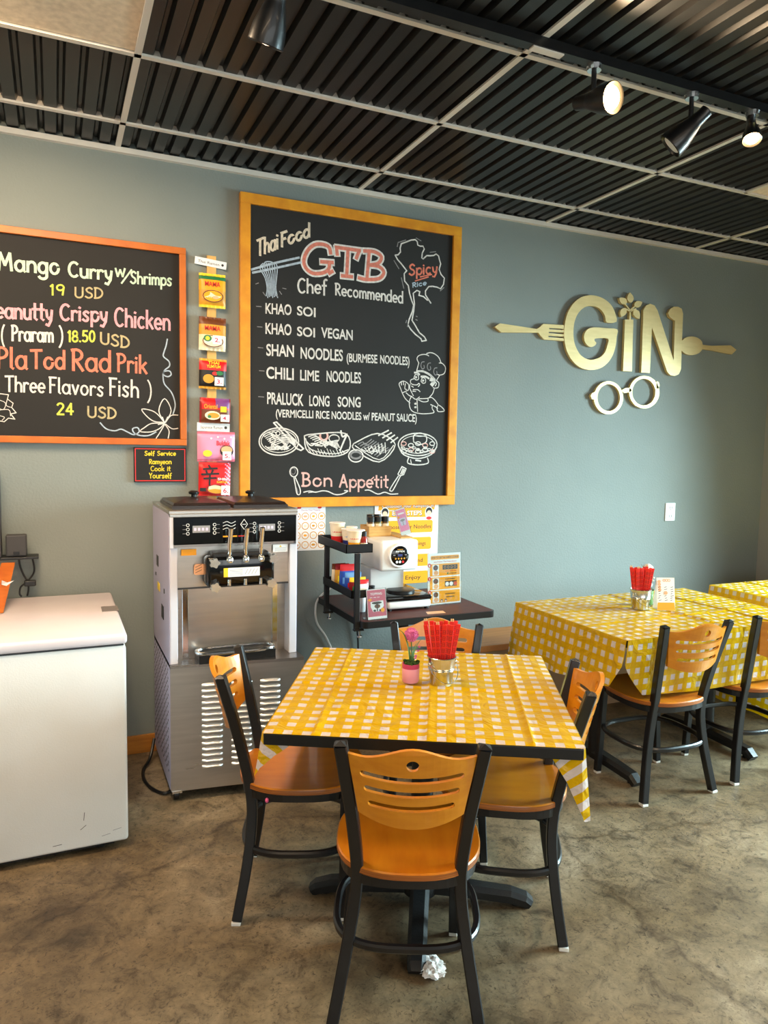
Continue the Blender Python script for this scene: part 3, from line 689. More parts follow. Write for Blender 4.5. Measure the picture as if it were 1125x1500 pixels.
  ('line','chalk',0.005,[(1.5517,1.8523),(1.5389,1.8246),(1.5437,1.7873),(1.5653,1.766),(1.6119,1.7574),(1.6587,1.7591),(1.6979,1.7674),(1.6854,1.7894),(1.6869,1.8067)],1),
  ('line','chalk',0.005,[(1.5867,1.8369),(1.5923,1.7687)],1),
  ('line','chalk',0.005,[(1.6564,1.8468),(1.6798,1.8513),(1.7039,1.8351),(1.7243,1.8117)],1),
  ('line','chalk',0.005,[(1.675,1.8114),(1.7049,1.8005),(1.721,1.7908)],1),
  ('line','chalk',0.005,[(1.7243,1.8117),(1.7486,1.7988),(1.7652,1.7786),(1.7254,1.7736),(1.7169,1.7941),(1.7243,1.8117)],1),
  ('line','chalk',0.006,[(1.5719,1.8123),(1.5795,1.8154),(1.5816,1.81),(1.5727,1.8096)],1),
  ('line','chalk',0.006,[(1.5724,1.7925),(1.58,1.7956),(1.5821,1.7902),(1.5732,1.7898)],1),
  ('line','chalk',0.005,[(1.543,1.8145),(1.5138,1.8371),(1.4942,1.8666),(1.4822,1.893),(1.4723,1.9161),(1.4814,1.9283),(1.5002,1.9344),(1.5232,1.9255),(1.533,1.9125),(1.5317,1.8887),(1.5204,1.8814),(1.496,1.8701)],1),
  ('line','chalk',0.005,[(1.5169,1.8711),(1.5363,1.8567),(1.5517,1.8523)],1),
  ('line','chalk',0.005,[(1.4852,1.9269),(1.4875,1.9118)],1),
  ('line','chalk',0.005,[(1.4984,1.9309),(1.5007,1.9142)],1),
  ('line','chalk',0.005,[(1.5119,1.9215),(1.5087,1.8943),(1.5203,1.8882)],1),
 ],
 'bowl':[
  ('line','chalk',0.006750000000000001,[(0.888,1.584),(0.8829,1.5617),(0.8675,1.5413),(0.8437,1.5251),(0.8136,1.5145),(0.7805,1.5106),(0.7476,1.5136),(0.718,1.5233),(0.6947,1.5386),(0.6798,1.558),(0.6746,1.5797),(0.6796,1.6015),(0.6944,1.6214),(0.7175,1.6376),(0.7469,1.6484),(0.7796,1.6528),(0.8127,1.6502),(0.8428,1.6409),(0.8669,1.6257),(0.8825,1.6061),(0.888,1.584)],1),
  ('line','chalk',0.004050000000000001,[(0.8767,1.5856),(0.8721,1.5671),(0.8584,1.5504),(0.837,1.5369),(0.8101,1.5281),(0.7804,1.5248),(0.7509,1.5273),(0.7244,1.5352),(0.7034,1.5478),(0.69,1.5638),(0.6854,1.5816),(0.6899,1.5997),(0.7032,1.6162),(0.724,1.6296),(0.7503,1.6385),(0.7797,1.6422),(0.8093,1.6401),(0.8363,1.6324),(0.8578,1.6199),(0.8718,1.6038),(0.8767,1.5856)],1),
  ('line','chalk',0.008100000000000001,[(0.752,1.6785),(0.7657,1.6842),(0.9157,1.5466),(0.9016,1.5374),(0.8799,1.5461),(0.752,1.6785)],0),
  ('line','chalk',0.0054,[(0.7652,1.6196),(0.7628,1.6123),(0.7564,1.6076),(0.7485,1.6074),(0.7421,1.6118),(0.7396,1.619),(0.742,1.6263),(0.7483,1.631),(0.7562,1.6312),(0.7627,1.6269),(0.7652,1.6196)],1),
  ('line','chalk',0.0054,[(0.7608,1.5885),(0.758,1.5801),(0.7507,1.5748),(0.7417,1.5746),(0.7344,1.5796),(0.7315,1.5879),(0.7343,1.5963),(0.7415,1.6016),(0.7506,1.6018),(0.7579,1.5968),(0.7608,1.5885)],1),
  ('line','chalk',0.0054,[(0.7664,1.5549),(0.7639,1.547),(0.757,1.542),(0.7485,1.5419),(0.7417,1.5466),(0.739,1.5544),(0.7416,1.5623),(0.7484,1.5672),(0.7569,1.5674),(0.7638,1.5627),(0.7664,1.5549)],1),
  ('line','chalk',0.0054,[(0.7863,1.6246),(0.7842,1.6183),(0.7787,1.6143),(0.7719,1.6141),(0.7664,1.6178),(0.7642,1.624),(0.7663,1.6303),(0.7718,1.6343),(0.7786,1.6345),(0.7841,1.6308),(0.7863,1.6246)],1),
  ('line','chalk',0.004725,[(0.6952,1.6135),(0.7295,1.6276),(0.7753,1.6066),(0.8495,1.5993)],1),
  ('line','chalk',0.004725,[(0.7024,1.6058),(0.7405,1.6208),(0.7827,1.5979),(0.8439,1.5912)],1),
  ('line','chalk',0.004725,[(0.7097,1.598),(0.7515,1.614),(0.7902,1.5891),(0.8384,1.583)],1),
  ('line','chalk',0.004725,[(0.717,1.5902),(0.7625,1.6072),(0.7976,1.5804),(0.8329,1.5748)],1),
  ('line','chalk',0.004725,[(0.7243,1.5824),(0.7735,1.6003),(0.805,1.5716),(0.8273,1.5667)],1),
  ('line','chalk',0.004725,[(0.7316,1.5746),(0.7846,1.5935),(0.8125,1.5628),(0.8218,1.5585)],1),
  ('line','chalk',0.004725,[(0.7389,1.5668),(0.7957,1.5866),(0.82,1.554),(0.8163,1.5504)],1),
  ('line','chalk',0.004725,[(0.7463,1.559),(0.8068,1.5797),(0.8275,1.5452),(0.8108,1.5422)],1),
  ('line','chalk',0.004725,[(0.7936,1.6248),(0.8354,1.6124),(0.8683,1.5818)],1),
  ('line','chalk',0.004725,[(0.7937,1.6159),(0.8354,1.6044),(0.8683,1.5764)],1),
  ('line','chalk',0.004725,[(0.7937,1.607),(0.8355,1.5963),(0.8684,1.571)],1),
  ('line','chalk',0.004725,[(0.7938,1.5981),(0.8356,1.5883),(0.8684,1.5656)],1),
  ('line','chalk',0.004725,[(0.7938,1.5892),(0.8356,1.5802),(0.8685,1.5602)],1),
  ('line','chalk',0.0054,[(0.7072,1.5565),(0.7391,1.5393),(0.7756,1.5621)],1),
  ('line','chalk',0.0054,[(0.7199,1.5496),(0.7481,1.5519),(0.7839,1.557)],1),
  ('line','chalk',0.0054,[(0.7327,1.5428),(0.7574,1.5396),(0.7922,1.5518)],1),
  ('line','chalk',0.0054,[(0.7454,1.5572),(0.7665,1.5522),(0.8006,1.5465)],1),
  ('line','chalk',0.0054,[(0.7582,1.5503),(0.7757,1.5399),(0.8088,1.5628)],1),
  ('line','chalk',0.0054,[(0.7711,1.5434),(0.7849,1.5525),(0.8172,1.5575)],1),
  ('line','chalk',0.0054,[(0.7839,1.5578),(0.7942,1.5402),(0.8256,1.5523)],1),
  ('line','chalk',0.0054,[(0.7969,1.5509),(0.8033,1.5528),(0.834,1.5471)],1),
  ('line','chalk',0.0054,[(0.8099,1.544),(0.8127,1.5405),(0.8423,1.5634)],1),
 ],
 'platter':[
  ('line','chalk',0.006750000000000001,[(0.9198,1.6144),(0.9626,1.6244),(1.1525,1.6337),(1.1787,1.5463),(1.09,1.508),(0.9444,1.529),(0.9198,1.6144)],1),
  ('line','chalk',0.0054,[(0.9266,1.601),(0.9586,1.5428),(1.0898,1.5219),(1.1737,1.5462)],1),
  ('line','chalk',0.004050000000000001,[(0.9442,1.5471),(0.9588,1.5237)],1),
  ('line','chalk',0.004050000000000001,[(0.9615,1.5419),(0.9761,1.5222)],1),
  ('line','chalk',0.004050000000000001,[(0.9788,1.5368),(0.9934,1.5206)],1),
  ('line','chalk',0.004050000000000001,[(0.996,1.548),(1.0108,1.519)],1),
  ('line','chalk',0.004050000000000001,[(1.0134,1.5428),(1.0283,1.5174)],1),
  ('line','chalk',0.004050000000000001,[(1.0309,1.5375),(1.0458,1.5158)],1),
  ('line','chalk',0.004050000000000001,[(1.0483,1.5488),(1.0634,1.5142)],1),
  ('line','chalk',0.004050000000000001,[(1.066,1.5436),(1.081,1.5162)],1),
  ('line','chalk',0.004050000000000001,[(1.0837,1.5383),(1.0987,1.5183)],1),
  ('line','chalk',0.004050000000000001,[(1.1012,1.5497),(1.1164,1.5204)],1),
  ('line','chalk',0.004050000000000001,[(1.119,1.5444),(1.1342,1.5225)],1),
  ('line','chalk',0.004050000000000001,[(1.137,1.5392),(1.1521,1.5246)],1),
  ('line','chalk',0.0054,[(0.9436,1.6104),(0.9818,1.6186),(1.0304,1.5851),(1.1085,1.5958)],1),
  ('line','chalk',0.0054,[(0.9551,1.6026),(0.9953,1.6116),(1.0421,1.5798),(1.1086,1.5885)],1),
  ('line','chalk',0.0054,[(0.9667,1.5947),(1.0089,1.6047),(1.0538,1.5745),(1.1087,1.5811)],1),
  ('line','chalk',0.0054,[(0.9783,1.5867),(1.0225,1.5977),(1.0656,1.5693),(1.1088,1.5738)],1),
  ('line','chalk',0.0054,[(0.9899,1.5788),(1.0361,1.5907),(1.0774,1.564),(1.1089,1.5664)],1),
  ('line','chalk',0.0054,[(1.0015,1.5708),(1.0498,1.5836),(1.0893,1.5587),(1.109,1.559)],1),
  ('line','chalk',0.0054,[(1.0132,1.5628),(1.0636,1.5766),(1.1012,1.5534),(1.1091,1.5516)],1),
  ('line','rose',0.0108,[(1.0484,1.6284),(1.0512,1.6201),(1.0506,1.6114),(1.0468,1.6036),(1.0403,1.5979),(1.0321,1.5952),(1.0237,1.596),(1.0162,1.6002),(1.011,1.607),(1.0088,1.6153),(1.0099,1.624)],1),
  ('line','chalk',0.0054,[(1.1182,1.6052),(1.1168,1.599),(1.1127,1.5932),(1.1062,1.5886),(1.098,1.5856),(1.0889,1.5844),(1.0798,1.5852),(1.0716,1.5879),(1.0651,1.5922),(1.0608,1.5978),(1.0593,1.6039),(1.0607,1.6102),(1.0648,1.6159),(1.0712,1.6205),(1.0793,1.6236),(1.0884,1.6248),(1.0975,1.624),(1.1058,1.6213),(1.1124,1.617),(1.1167,1.6115),(1.1182,1.6052)],1),
  ('line','chalk',0.00945,[(1.1275,1.6469),(1.1378,1.6149),(1.1625,1.6293),(1.148,1.5967),(1.124,1.5408)],1),
  ('line','chalk',0.0054,[(1.0479,1.5854),(1.0446,1.5789),(1.0359,1.5747),(1.0251,1.5745),(1.0164,1.5783),(1.013,1.5847),(1.0162,1.5912),(1.0249,1.5954),(1.0357,1.5956),(1.0444,1.5918),(1.0479,1.5854)],1),
  ('line','chalk',0.006750000000000001,[(0.9344,1.5831),(0.9584,1.5637),(0.9822,1.5768)],1),
  ('line','chalk',0.006750000000000001,[(0.9573,1.5745),(0.9794,1.575),(1.0015,1.5699)],1),
  ('line','chalk',0.006750000000000001,[(0.9804,1.5659),(1.0006,1.5644),(1.0209,1.563)],1),
  ('line','chalk',0.006750000000000001,[(1.0033,1.5845),(1.0218,1.5758),(1.0404,1.556)],1),
  ('line','chalk',0.006750000000000001,[(1.0266,1.5759),(1.0432,1.5652),(1.0597,1.5783)],1),
  ('line','chalk',0.006750000000000001,[(1.05,1.5672),(1.0646,1.5766),(1.0793,1.5714)],1),
  ('line','chalk',0.006750000000000001,[(1.0732,1.5859),(1.0862,1.566),(1.099,1.5644)],1),
  ('line','chalk',0.006750000000000001,[(1.0969,1.5772),(1.1077,1.5774),(1.1189,1.5573)],1),
 ],
 'satay':[
  ('line','chalk',0.006750000000000001,[(1.2033,1.5792),(1.345,1.6385),(1.456,1.5793),(1.3584,1.48),(1.2088,1.5468),(1.2033,1.5792)],1),
  ('line','chalk',0.0054,[(1.2125,1.5683),(1.3582,1.4923),(1.4455,1.5744)],1),
  ('line','chalk',0.008100000000000001,[(1.3524,1.6274),(1.4122,1.6572)],1),
  ('line','chalk',0.008100000000000001,[(1.3776,1.6147),(1.4314,1.6444)],1),
  ('line','chalk',0.008100000000000001,[(1.4029,1.602),(1.4506,1.6316)],1),
  ('line','chalk',0.008100000000000001,[(1.4284,1.5893),(1.47,1.6187)],1),
  ('line','dim',0.0054,[(1.2286,1.5751),(1.2587,1.5897),(1.2691,1.5758),(1.3095,1.6048)],1),
  ('line','dim',0.0054,[(1.2429,1.5669),(1.2731,1.5825),(1.2835,1.5705),(1.3241,1.5985)],1),
  ('line','dim',0.0054,[(1.2572,1.5588),(1.2875,1.5752),(1.298,1.5651),(1.3386,1.5922)],1),
  ('line','dim',0.0054,[(1.2716,1.5506),(1.302,1.568),(1.3124,1.5597),(1.3532,1.5859)],1),
  ('line','dim',0.0054,[(1.2861,1.5424),(1.3165,1.5607),(1.327,1.5543),(1.3679,1.5796)],1),
  ('line','dim',0.0054,[(1.3006,1.5341),(1.3311,1.5534),(1.3415,1.5489),(1.3826,1.5732)],1),
  ('line','dim',0.0054,[(1.3151,1.5258),(1.3457,1.5461),(1.3561,1.5434),(1.3973,1.5668)],1),
  ('line','dim',0.0054,[(1.3297,1.5175),(1.3604,1.5388),(1.3708,1.538),(1.4121,1.5605)],1),
  ('line','dim',0.0054,[(1.3444,1.5092),(1.3751,1.5314),(1.3855,1.5325),(1.427,1.554)],1),
  ('line','chalk',0.006750000000000001,[(1.26,1.5129),(1.2581,1.5025),(1.2522,1.493),(1.2429,1.4854),(1.2311,1.4805),(1.218,1.4788),(1.2049,1.4803),(1.193,1.4849),(1.1836,1.4923),(1.1775,1.5015),(1.1752,1.5119),(1.1771,1.5222),(1.183,1.5316),(1.1922,1.5392),(1.2039,1.5441),(1.2169,1.546),(1.23,1.5445),(1.242,1.5399),(1.2515,1.5326),(1.2578,1.5233),(1.26,1.5129)],1),
  ('line','dim',0.0108,[(1.2478,1.5165),(1.2464,1.5107),(1.2421,1.5054),(1.2355,1.5012),(1.2271,1.4985),(1.2177,1.4974),(1.2083,1.4983),(1.1999,1.5008),(1.1931,1.5049),(1.1888,1.51),(1.1872,1.5157),(1.1886,1.5215),(1.1928,1.5268),(1.1994,1.531),(1.2078,1.5337),(1.2171,1.5348),(1.2265,1.534),(1.235,1.5315),(1.2418,1.5274),(1.2462,1.5223),(1.2478,1.5165)],1),
  ('line','chalk',0.0054,[(1.2492,1.5521),(1.28,1.5385),(1.3103,1.5625)],1),
  ('line','chalk',0.0054,[(1.2695,1.5571),(1.2965,1.5312),(1.323,1.5439)],1),
  ('line','chalk',0.0054,[(1.2898,1.5621),(1.3131,1.5239),(1.335,1.5629)],1),
  ('line','chalk',0.0054,[(1.3102,1.5672),(1.3293,1.5393),(1.3478,1.5443)],1),
  ('line','chalk',0.0054,[(1.3307,1.5723),(1.346,1.5319),(1.3599,1.5634)],1),
  ('line','chalk',0.0054,[(1.3513,1.5774),(1.3627,1.5246),(1.3727,1.5446)],1),
  ('line','chalk',0.0054,[(1.372,1.5825),(1.3791,1.54),(1.3849,1.5638)],1),
  ('line','chalk',0.0054,[(1.3927,1.5876),(1.396,1.5326),(1.3978,1.545)],1),
 ],
 'hotpot':[
  ('line','chalk',0.006750000000000001,[(1.7232,1.5843),(1.7175,1.5642),(1.7,1.546),(1.6724,1.5313),(1.6377,1.5217),(1.5992,1.5181),(1.5609,1.5207),(1.5264,1.5293),(1.4991,1.5429),(1.4814,1.5603),(1.4751,1.5797),(1.4806,1.5993),(1.4974,1.6172),(1.524,1.6318),(1.558,1.6416),(1.596,1.6457),(1.6345,1.6435),(1.6696,1.6353),(1.6979,1.6217),(1.7164,1.6041),(1.7232,1.5843)],1),
  ('line','chalk',0.004050000000000001,[(1.7054,1.584),(1.7005,1.5682),(1.6854,1.5538),(1.6618,1.5422),(1.6319,1.5346),(1.5989,1.5316),(1.5659,1.5336),(1.5363,1.5403),(1.5128,1.551),(1.4976,1.5647),(1.4921,1.58),(1.4969,1.5955),(1.5114,1.6097),(1.5344,1.6212),(1.5636,1.629),(1.5963,1.6322),(1.6294,1.6305),(1.6596,1.624),(1.6838,1.6134),(1.6996,1.5996),(1.7054,1.584)],1),
  ('line','chalk',0.006750000000000001,[(1.4797,1.5654),(1.5105,1.5227),(1.5996,1.5016),(1.6848,1.525),(1.7213,1.5696)],1),
  ('line','chalk',0.006750000000000001,[(1.541,1.5038),(1.5385,1.4748),(1.6005,1.4656),(1.6662,1.4759),(1.6632,1.5052)],1),
  ('line','chalk',0.006750000000000001,[(1.5712,1.5959),(1.5725,1.6326),(1.6101,1.647),(1.6487,1.6344),(1.6519,1.5976),(1.6118,1.5822),(1.5712,1.5959)],1),
  ('line','chalk',0.004050000000000001,[(1.6453,1.6382),(1.6408,1.6332),(1.628,1.6294),(1.6106,1.6277),(1.5932,1.6286),(1.5804,1.6318),(1.5756,1.6365),(1.5801,1.6414),(1.5928,1.6453),(1.6101,1.647),(1.6276,1.6462),(1.6405,1.6429),(1.6453,1.6382)],1),
  ('line','rose',0.0054,[(1.5251,1.5854),(1.5206,1.5779),(1.5093,1.5746),(1.4979,1.5774),(1.4931,1.5848),(1.4976,1.5923),(1.5088,1.5957),(1.5202,1.5928),(1.5251,1.5854)],1),
  ('line','chalk',0.0054,[(1.5706,1.5766),(1.566,1.5691),(1.5547,1.5658),(1.5431,1.5687),(1.5382,1.5761),(1.5428,1.5836),(1.5541,1.5869),(1.5657,1.5841),(1.5706,1.5766)],1),
  ('line','chalk',0.0054,[(1.616,1.5872),(1.6114,1.5795),(1.5999,1.5762),(1.5883,1.5791),(1.5834,1.5865),(1.5879,1.5941),(1.5994,1.5975),(1.611,1.5946),(1.616,1.5872)],1),
  ('line','rose',0.0054,[(1.6623,1.5783),(1.6577,1.5707),(1.6461,1.5673),(1.6344,1.5703),(1.6294,1.5777),(1.634,1.5854),(1.6455,1.5887),(1.6573,1.5858),(1.6623,1.5783)],1),
  ('line','chalk',0.0054,[(1.7085,1.5889),(1.7039,1.5812),(1.6922,1.5779),(1.6804,1.5808),(1.6753,1.5883),(1.68,1.596),(1.6916,1.5993),(1.7035,1.5964),(1.7085,1.5889)],1),
  ('line','chalk',0.0054,[(1.5262,1.5412),(1.5216,1.5337),(1.5103,1.5304),(1.4989,1.5334),(1.4941,1.5407),(1.4986,1.5483),(1.5098,1.5515),(1.5213,1.5486),(1.5262,1.5412)],1),
  ('line','rose',0.0054,[(1.5712,1.5516),(1.5666,1.544),(1.5553,1.5407),(1.5437,1.5436),(1.5388,1.551),(1.5434,1.5586),(1.5547,1.5619),(1.5663,1.559),(1.5712,1.5516)],1),
  ('line','chalk',0.0054,[(1.6172,1.5426),(1.6126,1.535),(1.6011,1.5317),(1.5894,1.5346),(1.5845,1.5421),(1.5891,1.5497),(1.6005,1.553),(1.6122,1.55),(1.6172,1.5426)],1),
  ('line','chalk',0.0054,[(1.663,1.553),(1.6584,1.5453),(1.6468,1.542),(1.635,1.545),(1.63,1.5525),(1.6347,1.5601),(1.6462,1.5634),(1.658,1.5605),(1.663,1.553)],1),
  ('line','rose',0.0054,[(1.7098,1.5439),(1.7051,1.5363),(1.6934,1.5329),(1.6816,1.5359),(1.6765,1.5434),(1.6812,1.5511),(1.6928,1.5544),(1.7047,1.5515),(1.7098,1.5439)],1),
  ('line','chalk',0.0054,[(1.5542,1.4943),(1.5602,1.4721)],1),
  ('line','chalk',0.008100000000000001,[(1.5868,1.4917),(1.6196,1.4882)],1),
  ('line','chalk',0.0054,[(1.515,1.5612),(1.5119,1.5571),(1.5044,1.5553),(1.4968,1.5569),(1.4936,1.5609),(1.4966,1.565),(1.5041,1.5668),(1.5117,1.5652),(1.515,1.5612)],1),
  ('line','chalk',0.0054,[(1.5388,1.552),(1.5358,1.5479),(1.5282,1.5461),(1.5206,1.5476),(1.5173,1.5517),(1.5204,1.5558),(1.5279,1.5576),(1.5356,1.556),(1.5388,1.552)],1),
  ('line','chalk',0.0054,[(1.5628,1.5427),(1.5597,1.5386),(1.5521,1.5368),(1.5444,1.5384),(1.5412,1.5424),(1.5443,1.5465),(1.5518,1.5484),(1.5595,1.5468),(1.5628,1.5427)],1),
  ('line','chalk',0.0054,[(1.5861,1.5624),(1.5831,1.5583),(1.5754,1.5565),(1.5677,1.558),(1.5645,1.5621),(1.5675,1.5662),(1.5751,1.568),(1.5829,1.5665),(1.5861,1.5624)],1),
  ('line','chalk',0.0054,[(1.6103,1.5531),(1.6072,1.549),(1.5996,1.5472),(1.5918,1.5487),(1.5886,1.5528),(1.5916,1.5569),(1.5993,1.5588),(1.607,1.5572),(1.6103,1.5531)],1),
  ('line','chalk',0.0054,[(1.6346,1.5438),(1.6315,1.5396),(1.6238,1.5378),(1.6161,1.5394),(1.6128,1.5435),(1.6159,1.5476),(1.6235,1.5495),(1.6313,1.5479),(1.6346,1.5438)],1),
  ('line','chalk',0.0054,[(1.6583,1.5636),(1.6552,1.5595),(1.6475,1.5576),(1.6397,1.5592),(1.6363,1.5633),(1.6394,1.5674),(1.6472,1.5693),(1.655,1.5677),(1.6583,1.5636)],1),
  ('line','chalk',0.0054,[(1.6829,1.5543),(1.6797,1.5501),(1.672,1.5483),(1.6641,1.5499),(1.6608,1.5539),(1.6639,1.5581),(1.6717,1.56),(1.6795,1.5584),(1.6829,1.5543)],1),
  ('line','chalk',0.0054,[(1.7075,1.5449),(1.7044,1.5407),(1.6966,1.5389),(1.6887,1.5405),(1.6853,1.5446),(1.6885,1.5488),(1.6963,1.5506),(1.7042,1.549),(1.7075,1.5449)],1),
 ],
 'spoon':[
  ('line','chalk',0.006,[(0.8847,1.4228),(0.8826,1.4116),(0.8767,1.4026),(0.868,1.3976),(0.8583,1.3976),(0.8496,1.4026),(0.8436,1.4115),(0.8413,1.4227),(0.8434,1.4338),(0.8493,1.4428),(0.8579,1.4478),(0.8676,1.4479),(0.8763,1.4429),(0.8824,1.434),(0.8847,1.4228)],1),
  ('line','dim',0.003,[(0.8719,1.4265),(0.8702,1.4185),(0.8656,1.4126),(0.8592,1.4105),(0.8528,1.4126),(0.8481,1.4184),(0.8464,1.4264),(0.848,1.4343),(0.8526,1.4402),(0.859,1.4423),(0.8654,1.4402),(0.8701,1.4344),(0.8719,1.4265)],1),
  ('line','chalk',0.006,[(0.8632,1.397),(0.8718,1.3527),(0.8818,1.3064),(0.8979,1.3044),(0.8977,1.3341),(0.8715,1.3927)],1),
  ('line','dim',0.004,[(0.8783,1.3404),(0.8869,1.3125)],1),
 ],
 'fork':[
  ('line','chalk',0.006,[(1.5008,1.4549),(1.5273,1.4433),(1.5128,1.4092),(1.4911,1.4026),(1.4764,1.4124),(1.5008,1.4549)],0),
  ('line','chalk',0.008,[(1.5069,1.4419),(1.4945,1.4124)],1),
  ('line','chalk',0.008,[(1.5157,1.4387),(1.504,1.4105)],1),
  ('line','chalk',0.006,[(1.4802,1.4026),(1.4522,1.3634),(1.4279,1.3243),(1.4352,1.3165),(1.4494,1.3242),(1.4912,1.3993)],1),
 ],
 'flourish':[
  ('line','chalk',0.006,[(0.9191,1.3141),(0.9528,1.3201),(0.9856,1.3136),(1.025,1.3208),(1.0582,1.3168),(1.0985,1.3),(1.139,1.3022),(1.1727,1.3184),(1.1523,1.3211)],1),
  ('line','chalk',0.006,[(1.276,1.3221),(1.3039,1.3219),(1.3535,1.3002),(1.396,1.3102),(1.432,1.2995),(1.4789,1.3004)],1),
  ('line','chalk',0.005,[(0.9464,1.312),(0.9692,1.315)],1),
 ],
 'noodles':[
  ('line','bluechalk',0.011,[(0.6328,2.4469),(0.7453,2.4907),(0.8827,2.5362)],1),
  ('line','bluechalk',0.011,[(0.6381,2.4322),(0.7454,2.465),(0.8941,2.5135)],1),
  ('line','bluechalk',0.005,[(0.6913,2.4844),(0.6753,2.46),(0.7024,2.4137),(0.7134,2.3633),(0.7082,2.3235)],1),
  ('line','bluechalk',0.005,[(0.701,2.4855),(0.6882,2.4615),(0.711,2.4147),(0.7199,2.364),(0.7168,2.3161)],1),
  ('line','bluechalk',0.005,[(0.7107,2.4867),(0.7011,2.4629),(0.7196,2.4156),(0.7264,2.3647),(0.7255,2.3211)],1),
  ('line','bluechalk',0.005,[(0.7204,2.4878),(0.714,2.4644),(0.7283,2.4166),(0.7329,2.3654),(0.7342,2.3261)],1),
  ('line','bluechalk',0.005,[(0.7301,2.4889),(0.727,2.4659),(0.737,2.4175),(0.7394,2.366),(0.7429,2.3187)],1),
  ('line','bluechalk',0.005,[(0.7399,2.4901),(0.74,2.4674),(0.7457,2.4185),(0.7459,2.3667),(0.7516,2.3237)],1),
  ('line','bluechalk',0.005,[(0.7496,2.4912),(0.753,2.4689),(0.7544,2.4194),(0.7525,2.3674),(0.7603,2.3287)],1),
  ('line','bluechalk',0.005,[(0.7594,2.4924),(0.7661,2.4704),(0.7631,2.4204),(0.759,2.3681),(0.7691,2.3213)],1),
  ('line','bluechalk',0.006,[(0.6914,2.4639),(0.702,2.4908),(0.729,2.497),(0.7507,2.4914)],1),
  ('line','dim',0.004,[(0.6542,2.3777),(0.6681,2.3843)],1),
  ('line','dim',0.004,[(0.6919,2.3404),(0.7027,2.3261)],1),
  ('line','dim',0.004,[(0.7788,2.3545),(0.7899,2.34)],1),
  ('line','dim',0.004,[(0.7952,2.3719),(0.814,2.3697)],1),
  ('line','dim',0.004,[(0.7625,2.3373),(0.7702,2.3255)],1),
 ],
}
